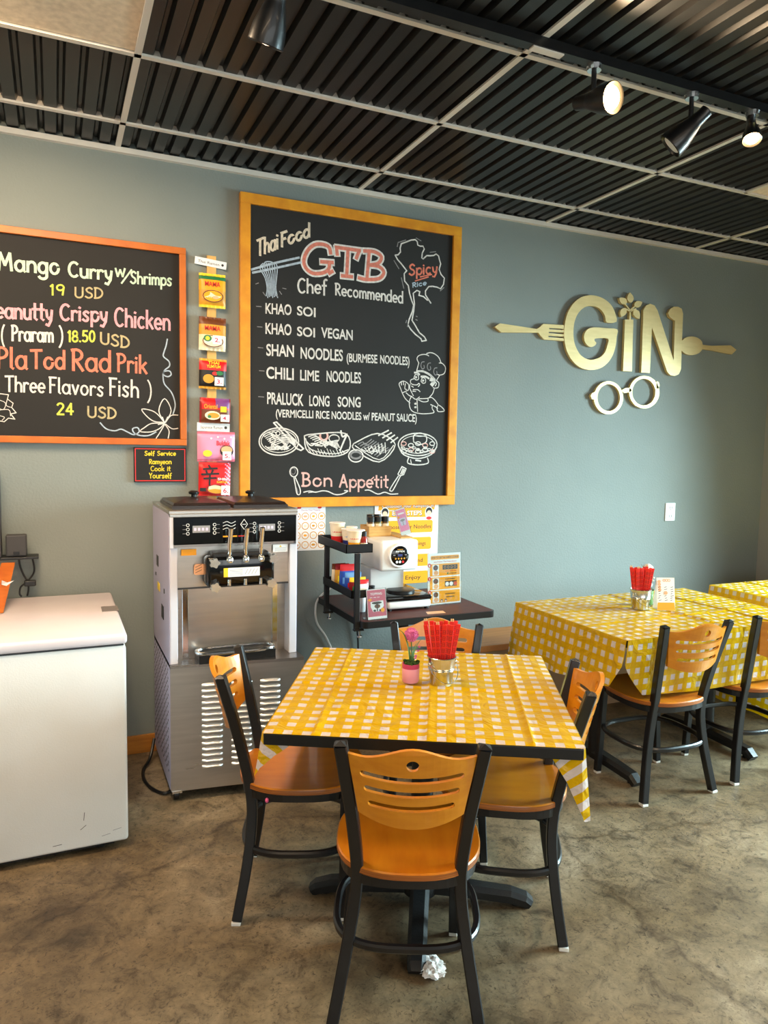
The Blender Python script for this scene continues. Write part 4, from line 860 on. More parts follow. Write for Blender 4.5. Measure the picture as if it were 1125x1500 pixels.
SIGN={'g': [(3.0005,2.3903),(2.9848,2.4474),(2.9471,2.4943),(2.8884,2.5246),(2.8274,2.5357),(2.7679,2.5328),(2.7097,2.5147),(2.6571,2.4758),(2.6173,2.4215),(2.5973,2.3586),(2.5907,2.2968),(2.5976,2.236),(2.6199,2.1761),(2.6614,2.1247),(2.7163,2.0892),(2.7826,2.0745),(2.8427,2.0781),(2.9025,2.0976),(2.9515,2.1356),(2.9857,2.1857),(3.0031,2.2428),(3.008,2.2989),(3.0095,2.3435),(2.919,2.3439),(2.8381,2.3419),(2.7886,2.3331),(2.758,2.3104),(2.7458,2.2783),(2.7556,2.2448),(2.7806,2.2233),(2.8089,2.2175),(2.8363,2.2305),(2.8454,2.2469),(2.8307,2.2583),(2.8419,2.2733),(2.9371,2.2791),(2.9335,2.2345),(2.9157,2.1888),(2.8787,2.1578),(2.8292,2.1404),(2.7791,2.1402),(2.7284,2.1603),(2.6908,2.2012),(2.6687,2.2491),(2.6621,2.3026),(2.6671,2.357),(2.6879,2.408),(2.7251,2.4469),(2.7753,2.4686),(2.8311,2.4692),(2.8764,2.4501),(2.9067,2.4168),(2.921,2.3803)],'i': [(3.07,2.4107),(3.1391,2.4167),(3.1471,2.085),(3.0731,2.0839)],'n': [(3.2266,2.0832),(3.22,2.485),(3.2396,2.5142),(3.2731,2.5303),(3.3127,2.5228),(3.3409,2.493),(3.5051,2.1797),(3.4977,2.4415),(3.4724,2.4492),(3.447,2.4617),(3.4342,2.4852),(3.448,2.5111),(3.4801,2.5305),(3.5181,2.5341),(3.5528,2.5241),(3.5665,2.4923),(3.5749,2.1255),(3.5569,2.0908),(3.5214,2.077),(3.4828,2.0798),(3.452,2.1014),(3.3005,2.3788),(3.3004,2.0842)],'fork': [(2.0865,2.2823),(2.1243,2.306),(2.3869,2.2954),(2.405,2.3044),(2.4356,2.3296),(2.5889,2.335),(2.5936,2.2388),(2.4454,2.2367),(2.4204,2.2529),(2.4008,2.2739),(2.1351,2.2541)],'spoon': [(3.7609,2.2685),(3.7511,2.2573),(3.7381,2.2474),(3.7222,2.2389),(3.704,2.2323),(3.6844,2.2278),(3.664,2.2256),(3.6436,2.2256),(3.6239,2.228),(3.6057,2.2326),(3.5897,2.2392),(3.5764,2.2476),(3.5662,2.2575),(3.5597,2.2684),(3.5569,2.2801),(3.5579,2.292),(3.5629,2.3038),(3.5715,2.315),(3.5834,2.3252),(3.5983,2.3341),(3.6155,2.3412),(3.6346,2.3464),(3.6547,2.3495),(3.6752,2.3502),(3.6952,2.3486),(3.7141,2.3448),(3.731,2.3388),(3.7455,2.3308),(3.7568,2.3213),(3.7638,2.302),(3.8492,2.3015),(4.0298,2.3182),(4.0889,2.2911),(4.0472,2.2569),(3.8517,2.2709),(3.766,2.2733)],'tine0': [(2.4797,2.3091),(2.5881,2.3119),(2.5884,2.3043),(2.48,2.3015)],'tine1': [(2.477,2.2861),(2.5892,2.2891),(2.5896,2.2799),(2.4774,2.2771)],'tine2': [(2.4762,2.2618),(2.5904,2.2646),(2.5909,2.2555),(2.4767,2.2527)],'lensL': [(3.0856,1.9129),(3.0845,1.8919),(3.0788,1.8716),(3.0686,1.8526),(3.0545,1.8358),(3.0368,1.8218),(3.0165,1.8111),(2.9942,1.8043),(2.9708,1.8014),(2.9474,1.8026),(2.9246,1.8078),(2.9035,1.8168),(2.8849,1.8293),(2.8693,1.8447),(2.8574,1.8624),(2.8497,1.8819),(2.8463,1.9022),(2.8474,1.9228),(2.853,1.9427),(2.8628,1.9613),(2.8766,1.9779),(2.8937,1.9919),(2.9136,2.0027),(2.9355,2.0098),(2.9586,2.0131),(2.982,2.0123),(3.0049,2.0075),(3.0263,1.9988),(3.0454,1.9866),(3.0615,1.9712),(3.0738,1.9534),(3.082,1.9337)],'lensLi': [(3.0604,1.9118),(3.0596,1.895),(3.0552,1.8787),(3.0473,1.8635),(3.0364,1.85),(3.0228,1.8388),(3.007,1.8302),(2.9898,1.8247),(2.9717,1.8224),(2.9535,1.8234),(2.9358,1.8275),(2.9194,1.8348),(2.9048,1.8448),(2.8927,1.8572),(2.8834,1.8715),(2.8773,1.8871),(2.8746,1.9035),(2.8755,1.92),(2.8798,1.9361),(2.8874,1.951),(2.8981,1.9644),(2.9114,1.9756),(2.9269,1.9842),(2.9439,1.9899),(2.9619,1.9925),(2.98,1.9918),(2.9978,1.9878),(3.0144,1.9808),(3.0292,1.9709),(3.0417,1.9586),(3.0512,1.9442),(3.0576,1.9284)],'lensR': [(3.3945,1.9634),(3.3934,1.9422),(3.3872,1.9216),(3.3762,1.9024),(3.3608,1.8853),(3.3416,1.8711),(3.3195,1.8602),(3.2953,1.8531),(3.2699,1.8501),(3.2443,1.8511),(3.2196,1.8563),(3.1966,1.8652),(3.1763,1.8777),(3.1593,1.8931),(3.1464,1.9109),(3.1379,1.9305),(3.1342,1.951),(3.1353,1.9717),(3.1413,1.9918),(3.152,2.0107),(3.1669,2.0275),(3.1855,2.0417),(3.2071,2.0527),(3.2309,2.0601),(3.256,2.0636),(3.2815,2.063),(3.3064,2.0583),(3.3297,2.0497),(3.3506,2.0375),(3.3681,2.0221),(3.3816,2.0041),(3.3905,1.9843)],'lensRi': [(3.3591,1.9617),(3.3583,1.9445),(3.3537,1.9277),(3.3453,1.9121),(3.3336,1.8983),(3.3191,1.8867),(3.3022,1.8779),(3.2837,1.8722),(3.2642,1.8697),(3.2446,1.8706),(3.2257,1.8748),(3.208,1.8821),(3.1923,1.8923),(3.1793,1.9049),(3.1692,1.9195),(3.1626,1.9354),(3.1597,1.9522),(3.1605,1.9691),(3.1651,1.9855),(3.1732,2.0009),(3.1846,2.0146),(3.1989,2.0262),(3.2154,2.0351),(3.2337,2.041),(3.2529,2.0437),(3.2725,2.0431),(3.2916,2.0392),(3.3094,2.0321),(3.3254,2.0221),(3.3388,2.0095),(3.3492,1.9949),(3.356,1.9787)],'bridge': [(3.066,1.9574),(3.0987,1.9752),(3.1387,1.9805),(3.1548,1.9617),(3.1343,1.9493),(3.0943,1.9442)],'hingeL': [(2.8544,1.9392),(2.8286,1.93),(2.8194,1.9137),(2.8307,1.892),(2.851,1.8897)],'hingeR': [(3.3631,2.0349),(3.3856,2.0295),(3.3938,2.0066),(3.3819,1.9861),(3.3662,1.9886)],'stem': [(3.1057,2.4106),(3.1079,2.4778),(3.1162,2.4786),(3.1204,2.4119)],'twig1': [(3.0677,2.4836),(3.1103,2.4717),(3.113,2.4623),(3.0661,2.4755)],'twig2': [(3.1598,2.4923),(3.1124,2.4719),(3.113,2.4623),(3.1603,2.4843)],'twig3': [(3.057,2.5207),(3.1097,2.4812),(3.1062,2.4713),(3.0512,2.5138)],'twig4': [(3.1665,2.5201),(3.1139,2.4816),(3.1187,2.4724),(3.1732,2.5159)],'leaves': [[(3.1116,2.5196),(3.1263,2.5302),(3.1342,2.5472),(3.1283,2.5631),(3.1148,2.5757),(3.0991,2.5851),(3.0879,2.571),(3.0799,2.5548),(3.0803,2.538),(3.0939,2.5247)],[(3.0784,2.5132),(3.0796,2.5275),(3.0708,2.5413),(3.0532,2.5467),(3.0332,2.5457),(3.0142,2.5418),(3.0183,2.5277),(3.0264,2.5142),(3.0409,2.5052),(3.0617,2.5058)],[(3.1421,2.5034),(3.1581,2.4968),(3.1786,2.4972),(3.1938,2.5069),(3.203,2.5209),(3.2082,2.5353),(3.1895,2.5382),(3.1696,2.5381),(3.1517,2.5318),(3.142,2.5176)],[(3.0677,2.4836),(3.049,2.48),(3.0321,2.4687),(3.0272,2.4532),(3.0307,2.4376),(3.0379,2.4237),(3.0558,2.4314),(3.0725,2.4422),(3.0824,2.4566),(3.0792,2.4728)],[(3.1435,2.4811),(3.135,2.4673),(3.1361,2.4499),(3.1499,2.4373),(3.1694,2.4299),(3.1896,2.4259),(3.1931,2.4419),(3.1924,2.4589),(3.1832,2.474),(3.1631,2.4818)]]}


# ------------------------------------------------------------------ room shell
XL, XR, YF = -2.9, 4.46, -7.1
struct(MB().box(XL-.15, XR+.15, YF-.15, .15, -.12, 0).build('floor', 'concrete'))
struct(MB().box(XL-.15, XR+.15, 0, .15, 0, H+.25).build('wall_back', 'wall_paint'))
struct(MB().box(XL-.15, XL, YF, 0, 0, H+.25).build('wall_left', 'plain_paint'))
# right wall: pier at the corner, then windows above a low sill
w = MB()
w.box(XR, XR+.15, -.85, 0, 0, H+.25); w.box(XR, XR+.15, YF, -.85, 0, .42); w.box(XR, XR+.15, YF, -.85, 2.32, H+.25)
w.box(XR, XR+.15, YF, -4.9, .42, 2.32); w.box(XR, XR+.15, -2.76, -2.64, .42, 2.32)
struct(w.build('wall_right', 'plain_paint'))
w = MB()
w.box(XL, -2.3, YF-.15, YF, 0, H+.25); w.box(3.5, XR, YF-.15, YF, 0, H+.25); w.box(-2.3, 3.5, YF-.15, YF, 0, .4); w.box(-2.3, 3.5, YF-.15, YF, 2.6, H+.25)
struct(w.build('wall_front', 'plain_paint'))
def window(n, axis, a0, a1, z0, z1, at, mulls):
    m = MB(); t = .03
    def bar(p0, p1, q0, q1):
        if axis == 'y': m.box(at+.04, at+.1, p0, p1, q0, q1)
        else: m.box(p0, p1, at-.1, at-.04, q0, q1)
    bar(a0, a0+t*2, z0, z1); bar(a1-t*2, a1, z0, z1); bar(a0+t*2, a1-t*2, z0, z0+t*2); bar(a0+t*2, a1-t*2, z1-t*2, z1)
    for x in mulls: bar(x-t, x+t, z0+t*2, z1-t*2)
    f = struct(m.build('window_%d' % n, 'steel'))
    g = MB()
    if axis == 'y': g.box(at+.066, at+.072, a0+.03, a1-.03, z0+.03, z1-.03)
    else: g.box(a0+.03, a1-.03, at-.072, at-.066, z0+.03, z1-.03)
    g.build('pane', 'window_glass', f)
window(1, 'y', -2.64, -.85, .42, 2.32, XR, [-1.75])
window(2, 'y', -4.9, -2.76, .42, 2.32, XR, [-3.85])
window(3, 'x', -2.3, 3.5, .4, 2.6, YF, [-.9, .6, 2.0])
struct(MB().box(XL, .0 + 1.75, -.016, 0, 0, .092, .003).build('baseboard_back', 'trim_wood'))
struct(MB().box(XL, XR, -.026, 0, H-.026, H-.002).build('trim_1', 'grid_white'))

# ceiling: corrugated black panels resting in a white grid
ceil = struct(MB().box(XL-.15, XR+.15, YF-.15, .15, H+.09, H+.2).build('ceiling', 'ceiling_back'))
TX, TY, D1 = 1.2192, .6091, .2939
def rib_panel(x0, x1, y0, y1, name='ceiling_panel'):
    p = TX/16; pts = []; n = max(1, round((x1-x0)/p)); p = (x1-x0)/n
    for i in range(n):
        a = x0+i*p
        pts += [(a, .004), (a+p*.60, .004), (a+p*.72, .026), (a+p*.88, .026)]
    pts.append((x1, .004))
    m = MB()
    vs = [(x, y, H+z) for y in (y0, y1) for x, z in pts]; k = len(pts)
    m.geo(vs, [(i, i+1, k+i+1, k+i) for i in range(k-1)])
    o = m.build(name, 'ceiling_black', ceil); return o
cols = [(i*TX, (i+1)*TX) for i in range(-3, 5)]
rows = [(-D1, -.012)] + [(-D1-(j+1)*TY, -D1-j*TY) for j in range(0, 5)]
LIGHTS = {(2, 2): 0, (5, 2): 1}
for ci, (x0, x1) in enumerate(cols):
    x0c, x1c = max(x0, XL), min(x1, XR)
    if x1c-x0c < .1: continue
    for ri, (y0, y1) in enumerate(rows):
        if ci == 2 and ri == 2: continue                 # lit troffer
        if ci == 5 and ri == 2:
            rib_panel(x0c+.006, x0c+TX/2-.006, y0+.006, y1-.006); continue
        rib_panel(x0c+.006, x1c-.006, y0+.006, y1-.006)
MB().geo([(XL, YF, H+.03), (XR, YF, H+.03), (XR, rows[-1][0], H+.03), (XL, rows[-1][0], H+.03)], [(0, 1, 2, 3)]).build('ceiling_panel', 'ceiling_black', ceil)
def tbar(x0, x1, y0, y1, name):
    MB().box(x0, x1, y0, y1, H-.004, H+.004).box((x0*.5+x1*.5)-.002 if x1-x0 < .1 else x0, (x0*.5+x1*.5)+.002 if x1-x0 < .1 else x1, (y0*.5+y1*.5)-.002 if y1-y0 < .1 else y0, (y0*.5+y1*.5)+.002 if y1-y0 < .1 else y1, H+.004, H+.035).build(name, 'grid_white', ceil)
for x0, x1 in cols:
    if XL < x0 < XR: tbar(x0-.012, x0+.012, YF, -.026, 'grid_runner')
for y0, y1 in rows: tbar(XL, XR, y0-.012, y0+.012, 'cross_tee')
tbar(2.5*TX-.012, 2.5*TX+.012, rows[2][0], rows[2][1], 'cross_tee')
def troffer(x0, x1, y0, y1, label):
    t = thing('ceiling_light', label, 'ceiling light', ((x0+x1)/2, (y0+y1)/2, H), 0)
    MB().box(x0+.006, x1-.006, y0+.006, y1-.006, H+.012, H+.08).build('housing', 'white_plastic', t, True)
    MB().box(x0+.012, x1-.012, y0+.012, y1-.012, H+.005, H+.011).build('diffuser', 'diffuser', t, True)
troffer(-TX, 0, rows[2][0], rows[2][1], 'large cream ceiling light panel in the top left corner of the ceiling grid')
def lamp_in(x, y, power):
    o = area('troffer_fill_lamp', (x, y, H+.002), (0, 0, -1), 1.1, .5, power, (1.0, 0.74, 0.48)); return o
troffer(2.5*TX, 3*TX, rows[2][0], rows[2][1], 'pale square ceiling light panel at the far right of the ceiling grid')
troffer(-TX, 0, -3.34, -2.73, 'added unseen cream fill light panel above the freezer side, behind the viewer')  # out-of-view panel added to carry warm fill light
troffer(TX, 2*TX, -3.95, -3.34, 'added unseen cream fill light panel above the dining side, behind the viewer')  # second out-of-view panel, also added for warm fill
lamp_in(-TX/2, -3.035, 30); lamp_in(1.5*TX, -3.645, 22); lamp_in(-TX/2, -1.2, 56)  # first two are added fill lamps out of view; third is the visible panel

# ------------------------------------------------------------------ track lighting
tr = thing('light_track', 'long black track rail fixed under the black corrugated ceiling', 'light track', (1.6, -1.62, H-.004), 0)
MB().box(-.6, 3.6, -1.640, -1.602, H-.037, H-.004).build('rail', 'black_plastic', tr, True)
MB().box(1.175, 1.30, -1.635, -1.607, H-.042, H-.037).build('joiner', 'grid_white', tr, True)
def track_head(x, direction, label, lit, drop=.085, s=1.0):
    y, z = -1.621, H-.037
    t = thing('track_spotlight', label, 'spotlight', (x, y, z), 0, None)
    MB().lathe([(.024, -.018), (.026, 0)], 16).build('mount', 'chrome', t)
    MB().tube([(0, 0, -.016), (0, 0, -drop)], .009, 10).build('stem', 'black_metal', t)
    d = Vector(direction).normalized(); q = d.to_track_quat('Z', 'Y').to_matrix().to_4x4()
    m = Matrix.Translation((0, 0, -drop)) @ q @ Matrix.Translation((0, 0, -.035)) @ Matrix.Scale(s, 4)
    b = MB(); b.lathe([(.012, -.045), (.024, -.040), (.026, .012), (.030, .022), (.049, .085), (.053, .125), (.050, .128), (.046, .120), (.030, .05), (.001, .045)], 24, m, cap=False)
    sh = b.build('shade', 'black_metal', t, smooth=True)
    l = MB(); l.lathe([(.001, .07), (.022, .075), (.040, .100), (.042, .112), (.036, .122), (.001, .128)], 20, m, cap=False)
    l.build('bulb', 'bulb_on' if lit > 1 else ('bulb_soft' if lit == 1 else 'white_plastic'), t, smooth=True)
    if lit:
        ld = bpy.data.lights.new('spot', 'SPOT'); ld.energy = {1: 18, 2: 95, 3: 64}[lit]; ld.color = (1.0, .74, .46); ld.spot_size = R(150 if lit == 2 else 118); ld.spot_blend = .7; ld.shadow_soft_size = .04
        lo = bpy.data.objects.new('lamp', ld); COL.objects.link(lo); lo.parent = t
        lo.matrix_local = m @ Matrix.Translation((0, 0, .135)) @ Matrix.Rotation(PI, 4, 'X')
    return t
track_head(.297, (-.15, .46, -.87), 'black spotlight hanging straight down at the left end of the track', 1, .10)
track_head(-.42, (-.12, .86, -.62), 'added unseen fill spotlight past the left of the track, turned to the left chalkboard', 3, .06, .8)  # extra head added out of view to warm the upper left wall
track_head(1.44, (.16, -.95, -.24), 'glowing track spotlight turned toward the viewer, leftmost of the two bright lamps', 2, .118)
track_head(1.90, (-.52, .52, -.68), 'unlit-looking black bell spotlight tilted down between the two glowing lamps', 0, .118)
track_head(2.222, (-.30, -.35, -.88), 'glowing amber track spotlight at the right end of the track', 2, .07, .68)

# ------------------------------------------------------------------ chalkboards
def chalkboard(name, label, x0, x1, z0, z1, fw_, frame, artkey, extra=()):
    t = thing(name, label, 'chalkboard', ((x0+x1)/2, 0, z0), 0)
    MB().box(x0+fw_*.6, x1-fw_*.6, -.019, -.004, z0+fw_*.6, z1-fw_*.6).build('slate_panel', 'slate', t, True)
    for nm, a in (('frame_rail', (x0, x1, z1-fw_, z1)), ('frame_rail', (x0, x1, z0, z0+fw_)), ('frame_stile', (x0, x0+fw_, z0+fw_, z1-fw_)), ('frame_stile', (x1-fw_, x1, z0+fw_, z1-fw_))):
        MB().box(a[0], a[1], -.034, -.001, a[2], a[3], .002).build(nm, frame, t, True)
    for nm, k in [('chalk_lettering', k_) for k_ in ART if k_.startswith(artkey)]+list(extra): Art(-.0195, 'chalk_').run(ART[k]).build(nm, t)
    return t
chalkboard('menu_chalkboard', 'largest chalkboard in a pale pine frame with chef recommended noodle list, centre of the wall', .572, 1.843, 1.235, 2.818, .052, 'frame_wood', 'main', [('map_drawing', 'thai_map'), ('chef_drawing', 'chef'), ('food_drawing', 'bowl'), ('food_drawing', 'platter'), ('food_drawing', 'satay'), ('food_drawing', 'hotpot'), ('spoon_drawing', 'spoon'), ('fork_drawing', 'fork'), ('flourish_drawing', 'flourish'), ('noodle_drawing', 'noodles')])
chalkboard('specials_chalkboard', 'chalkboard in orange wood frame with handwritten curry and fish specials, left of the ramen strip', -.66, .305, 1.552, 2.508, .031, 'frame_orange', 'left', [('vine_drawing', 'vine'), ('noodle_drawing', 'burst')])
t = thing('self_service_sign', 'small black sign with red border and yellow handwriting below the left chalkboard', 'sign', (.18, 0, 1.37))
MB().box(.055, .304, -.016, -.001, 1.37, 1.540, .002).build('board', 'slate', t, True)
a = Art(-.0162, 'ink_')
for p in ((.060, .299, 1.375, 1.379), (.060, .299, 1.531, 1.535), (.060, .064, 1.375, 1.535), (.295, .299, 1.375, 1.535)): a.rect('red', *p)
a.build('red_border', t)
Art(-.0165, 'chalk_').run(ART['sign']).build('lettering', t)

# ------------------------------------------------------------------ ramen packs on a pine strip
t = thing('pine_strip', 'narrow pine batten fixed upright between the two chalkboards', 'wood strip', (.432, 0, 1.27))
MB().box(.410, .455, -.014, -.001, 1.27, 2.492, .001).build('batten', 'pine', t, True)
def paper_label(px0, px1, z0, z1, tilt, txt, label):
    cx, cz = (px0+px1)/2, (z0+z1)/2
    t = thing('paper_label', label, 'label', (cx, -.0148, cz), 0, None)
    t.rotation_euler = (0, R(tilt), 0)
    w_, h_ = (px1-px0)/2, (z1-z0)/2
    MB().box(-w_, w_, -.001, 0, -h_, h_).build('card', 'paper_white', t)
    Art(-.0012, 'ink_').textbox('ink', txt, -w_*.8, w_*.55, -h_*.4, h_*.35).disc('ink', w_*.75, 0, h_*.35).build('print', t, False)
paper_label(.350, .506, 2.438, 2.474, 5, 'Thai Ramen', 'white paper label reading Thai Ramen at the top of the pine strip')
paper_label(.358, .522, 1.626, 1.668, 1, 'Japanese Ramen', 'white paper label halfway down the pine strip above the pink pack')

def pack(x0, x1, z0, z1, cols, fn, label, tagpos=None, tagtxt='2.', rot=0, art=None):
    cx, cz = (x0+x1)/2, (z0+z1)/2; hw, hh = (x1-x0)/2, (z1-z0)/2
    t = thing('noodle_pack', label, 'instant noodle pack', (cx, -.015, cz), 0, 'noodle packs on the pine strip')
    t.rotation_euler = (0, R(rot), 0)
    def sh(u, v, front):
        x, z = (u*2-1), (v*2-1)
        b = max(0, 1-abs(x)**4)**.6*max(0, 1-(abs(z)/.86)**4)**.6 if abs(z) < .86 else 0
        w_ = hw*(1-.06*(1-z*z)*b)
        y = -.017 - front*(b*.016 + .0006) + .0016*noise.noise((x*3, z*3, cx*9))*b - .0
        if abs(z) > .84: y += .002*math.sin(u*40)
        return (x*w_, y+.002, z*hh)
    m = MB()
    m.grid(22, 26, lambda u, v: sh(u, v, 1), colf=fn)
    m.grid(22, 26, lambda u, v: sh(u, v, -.9))
    m.build('wrapper', ['ink_'+c for c in cols], t, smooth=True)
    if art:
        a = Art(-.0345, 'ink_'); art(a, hw, hh); a.build('printed_panel', t, False)
    if tagpos:
        tx, tz, tw, th = tagpos
        p = MB().box(tx-tw, tx+tw, -.0372, -.0362, tz-th, tz+th).build('price_tag', 'paper_white', t)
        p['label'] = 'white price tag'
        a = Art(-.0374, 'ink_'); a.textbox('magenta', tagtxt, tx-tw*.55, tx+tw*.6, tz-th*.5, tz+th*.5, .02); q = a.build('price', t, False); q.parent = p
    return t
def noodle_bowl(a, hw, hh, cz=-.4, c1='gold', c2='cream'):
    a.disc('brown', 0, hh*cz, hw*.78, hh*.36); a.disc(c1, 0, hh*cz, hw*.7, hh*.31)
    for i in range(6): a.line(c2, .003, catmull([(-hw*.6+i*.01, hh*(cz-.1)), (-hw*.2, hh*(cz+.1+.04*i-.1)), (hw*.2, hh*(cz-.12+.03*i)), (hw*.6, hh*cz)], 4))
def pk1(a, hw, hh):
    noodle_bowl(a, hw, hh, -.35, 'orange'); a.disc('peach', hw*.2, -hh*.42, hw*.25, hh*.1)
    a.textbox('red', 'MAMA', -hw*.6, hw*.55, hh*.22, hh*.5, .02)
def pk2(a, hw, hh):
    noodle_bowl(a, hw, hh, -.45, 'cream', 'white'); a.disc('green', -hw*.4, -hh*.3, hw*.3, hh*.2); a.disc('yellow', -hw*.4, -hh*.3, hw*.16, hh*.12)
    a.textbox('red', 'MAMA', -hw*.62, hw*.55, hh*.18, hh*.46, .02)
def pk3(a, hw, hh):
    a.textbox('yellow', 'THAI', -hw*.4, hw*.4, hh*.62, hh*.82, .02); a.textbox('yellow', 'YUMYUM', -hw*.5, hw*.5, hh*.38, hh*.58, .02)
    a.disc('gold', -hw*.35, -hh*.35, hw*.4, hh*.3); a.disc('red', hw*.1, hh*.02, hw*.2, hh*.13); a.disc('green', hw*.45, hh*.05, hw*.25, hh*.14)
def pk4(a, hw, hh):
    a.textbox('orange', 'Oriental', -hw*.75, hw*.1, hh*.15, hh*.5, .02); a.disc('cream', -hw*.2, -hh*.4, hw*.5, hh*.35); a.disc('gold', -hw*.15, -hh*.4, hw*.38, hh*.22); a.disc('green', -hw*.4, -hh*.5, hw*.12, hh*.12); a.rect('yellow', hw*.3, hw*.7, -hh*.1, hh*.35)
def pk5(a, hw, hh):
    a.disc('black', hw*.52, -hh*.28, hw*.36, hh*.4); a.disc('peach', hw*.52, -hh*.2, hw*.3, hh*.26); a.textbox('red', 'Buldak', -hw*.02, hw*.7, hh*.1, hh*.42, .02)
    a.disc('yellow', -hw*.5, -hh*.45, hw*.24, hh*.22)
    for i in range(4): a.disc('white', -hw*.3+i*hw*.35, hh*(.55+.1*(i % 2)), hw*.05)
def pk6(a, hw, hh):
    a.rect('black', -hw*.95, -hw*.1, -hh*.72, -hh*.52); a.disc('darkred', .01, -hh*.6, hw*.72, hh*.3); a.disc('gold', .012, -hh*.62, hw*.62, hh*.22)
    for i in range(5): a.line('cream', .003, catmull([(-hw*.4, -hh*.6+i*.003), (0, -hh*.55+i*.004), (hw*.5, -hh*.62+i*.003)], 4))
    k = lambda *p: a.line('black', .009, [(hw*x, hh*z) for x, z in p])
    k((-.42, .82), (-.34, .68)); k((-.75, .6), (.1, .66)); k((-.58, .5), (-.52, .34)); k((-.16, .54), (-.24, .36)); k((-.85, .28), (.2, .34)); k((-.7, .04), (.05, .08)); k((-.34, .3), (-.36, -.34))
    a.textbox('white', 'SHIN', hw*.15, hw*.75, -hh*.05, hh*.1, .02); a.textbox('yellow', 'RAMYUN', hw*.1, hw*.75, -hh*.22, -hh*.1, .02)
pack(.367, .498, 2.236, 2.401, ['yellow', 'green', 'orange', 'gold'], lambda u, v: 0 if v > .93 or v < .06 else (1 if v > .80 else (2 if v > .5 else 3)), 'yellow noodle pack with a green top band, topmost on the pine strip', None, '', 0, pk1)
pack(.366, .499, 2.026, 2.190, ['brown', 'cream', 'gold'], lambda u, v: 0 if v > .78 else (2 if v > .45 else 1), 'gold and cream noodle pack with a brown top, second down the pine strip', (.02, -.03, .022, .021), '2.', 1, pk2)
pack(.366, .502, 1.837, 1.986, ['gold', 'redpack', 'black'], lambda u, v: 0 if v > .94 or v < .06 else (1 if v > .6 else 2), 'red topped dark noodle pack with yellow lettering, third down the pine strip', (.028, -.037, .022, .021), '3.', 1, pk3)
pack(.368, .522, 1.667, 1.792, ['darkred', 'purple', 'redpack', 'brown'], lambda u, v: 0 if u < .06 or u > .94 else (1 if v > .62 and u > .5 else (2 if v > .55 else 3)), 'wide purple and red noodle pack, fourth down the pine strip', (.046, -.036, .022, .018), '4.', 1, pk4)
pack(.356, .545, 1.474, 1.624, ['pinkpack', 'rosepink'], lambda u, v: 1 if v > .94 or v < .06 else 0, 'pink noodle pack below the lower paper label on the pine strip', (.050, -.045, .022, .022), '5.', 0, pk5)
pack(.362, .522, 1.300, 1.470, ['redpack', 'pinkpack'], lambda u, v: 1 if (u > .84 and (int(v*26)+int(u*22)) % 3 == 0) else 0, 'bright red noodle pack with black brush character, lowest on the pine strip', (.052, -.055, .022, .024), '6.', 1, pk6)

# ------------------------------------------------------------------ gold cut-out sign
t = thing('restaurant_sign', 'pale gold cut-out letters GIN with fork, spoon and eyeglasses on the teal wall', 'sign', (3.1, 0, 1.84))
def cut(name, loops, y0=-.026, y1=-.006):
    vs, fs = fill2d(loops, abs(y1-y0)); m = MB()
    m.geo([(x, (y0+y1)/2+z, y) for x, y, z in vs], fs)
    bmesh.ops.remove_doubles(m.bm, verts=m.bm.verts[:], dist=1e-5)
    return m.build(name, 'brushed_gold', t, True)
cut('letter', [catmull(SIGN['g'], 3, True)]); cut('letter', [SIGN['i']]); cut('letter', [SIGN['n']])
cut('fork', [SIGN['fork'], SIGN['tine0'], SIGN['tine1'], SIGN['tine2']], -.024, -.004); cut('spoon', [SIGN['spoon']], -.024, -.004)
fl = cut('flower', [SIGN['stem']], -.024, -.004)
for k in ('twig1', 'twig2', 'twig3', 'twig4'):
    c_ = cut('twig', [SIGN[k]], -.024, -.005); c_.parent = fl
for lf in SIGN['leaves']:
    c_ = cut('petal', [lf], -.026, -.006); c_.parent = fl
gl = cut('eyeglasses', [SIGN['lensL'], SIGN['lensLi']], -.024, -.004)
for k in ([SIGN['lensR'], SIGN['lensRi']], [SIGN['bridge']], [SIGN['hingeL']], [SIGN['hingeR']]):
    c_ = cut('spectacle_rim', k, -.0245, -.0045); c_.parent = gl

t = thing('wall_outlet', 'white power outlet low on the teal wall under the gold sign', 'power outlet', (3.565, 0, 1.093))
MB().box(3.523, 3.612, -.007, 0, 1.093, 1.217, .003).build('cover_plate', 'white_plastic', t, True)
for zc in (1.125, 1.183):
    m = MB(); m.box(3.545, 3.590, -.009, -.0072, zc-.020, zc+.020, .0015); so = m.build('socket', 'white_plastic', t, True)
    a = Art(-.0095, 'ink_'); a.rect('ink', 3.556, 3.560, zc-.006, zc+.01); a.rect('ink', 3.574, 3.578, zc-.006, zc+.01); a.disc('ink', 3.567, zc-.012, .003); q = a.build('slots', t); q.parent = so

# ------------------------------------------------------------------ posters on the wall
t = thing('toppings_poster', 'white toppings poster with rows of orange circles beside the ice cream machine', 'poster', (.955, 0, .995))
MB().box(.862, 1.050, -.003, -.001, .995, 1.268).build('sheet', 'paper_white', t, True)
a = Art(-.0032, 'ink_'); a.rect('orange', .915, 1.005, 1.232, 1.256, .004); a.textbox('ink', 'Toppings', .925, .995, 1.238, 1.251, .01); a.textbox('magenta', 'Choose Your Topping', .91, 1.02, 1.212, 1.220)
for i in range(4):
    for j in range(4):
        x, z = .888+i*.0465, 1.182-j*.052; a.ring('gold', x, z, .019, .004); a.disc(random.choice(['peach', 'cream', 'brown', 'orange', 'gold']), x, z, .008+.004*random.random(), .006)
for x in (.9, 1.016): a.disc('black', x, 1.246, .013, .014); a.disc('skin', x, 1.242, .009, .009); a.disc('red', x, 1.229, .012, .006)
a.build('print', t)

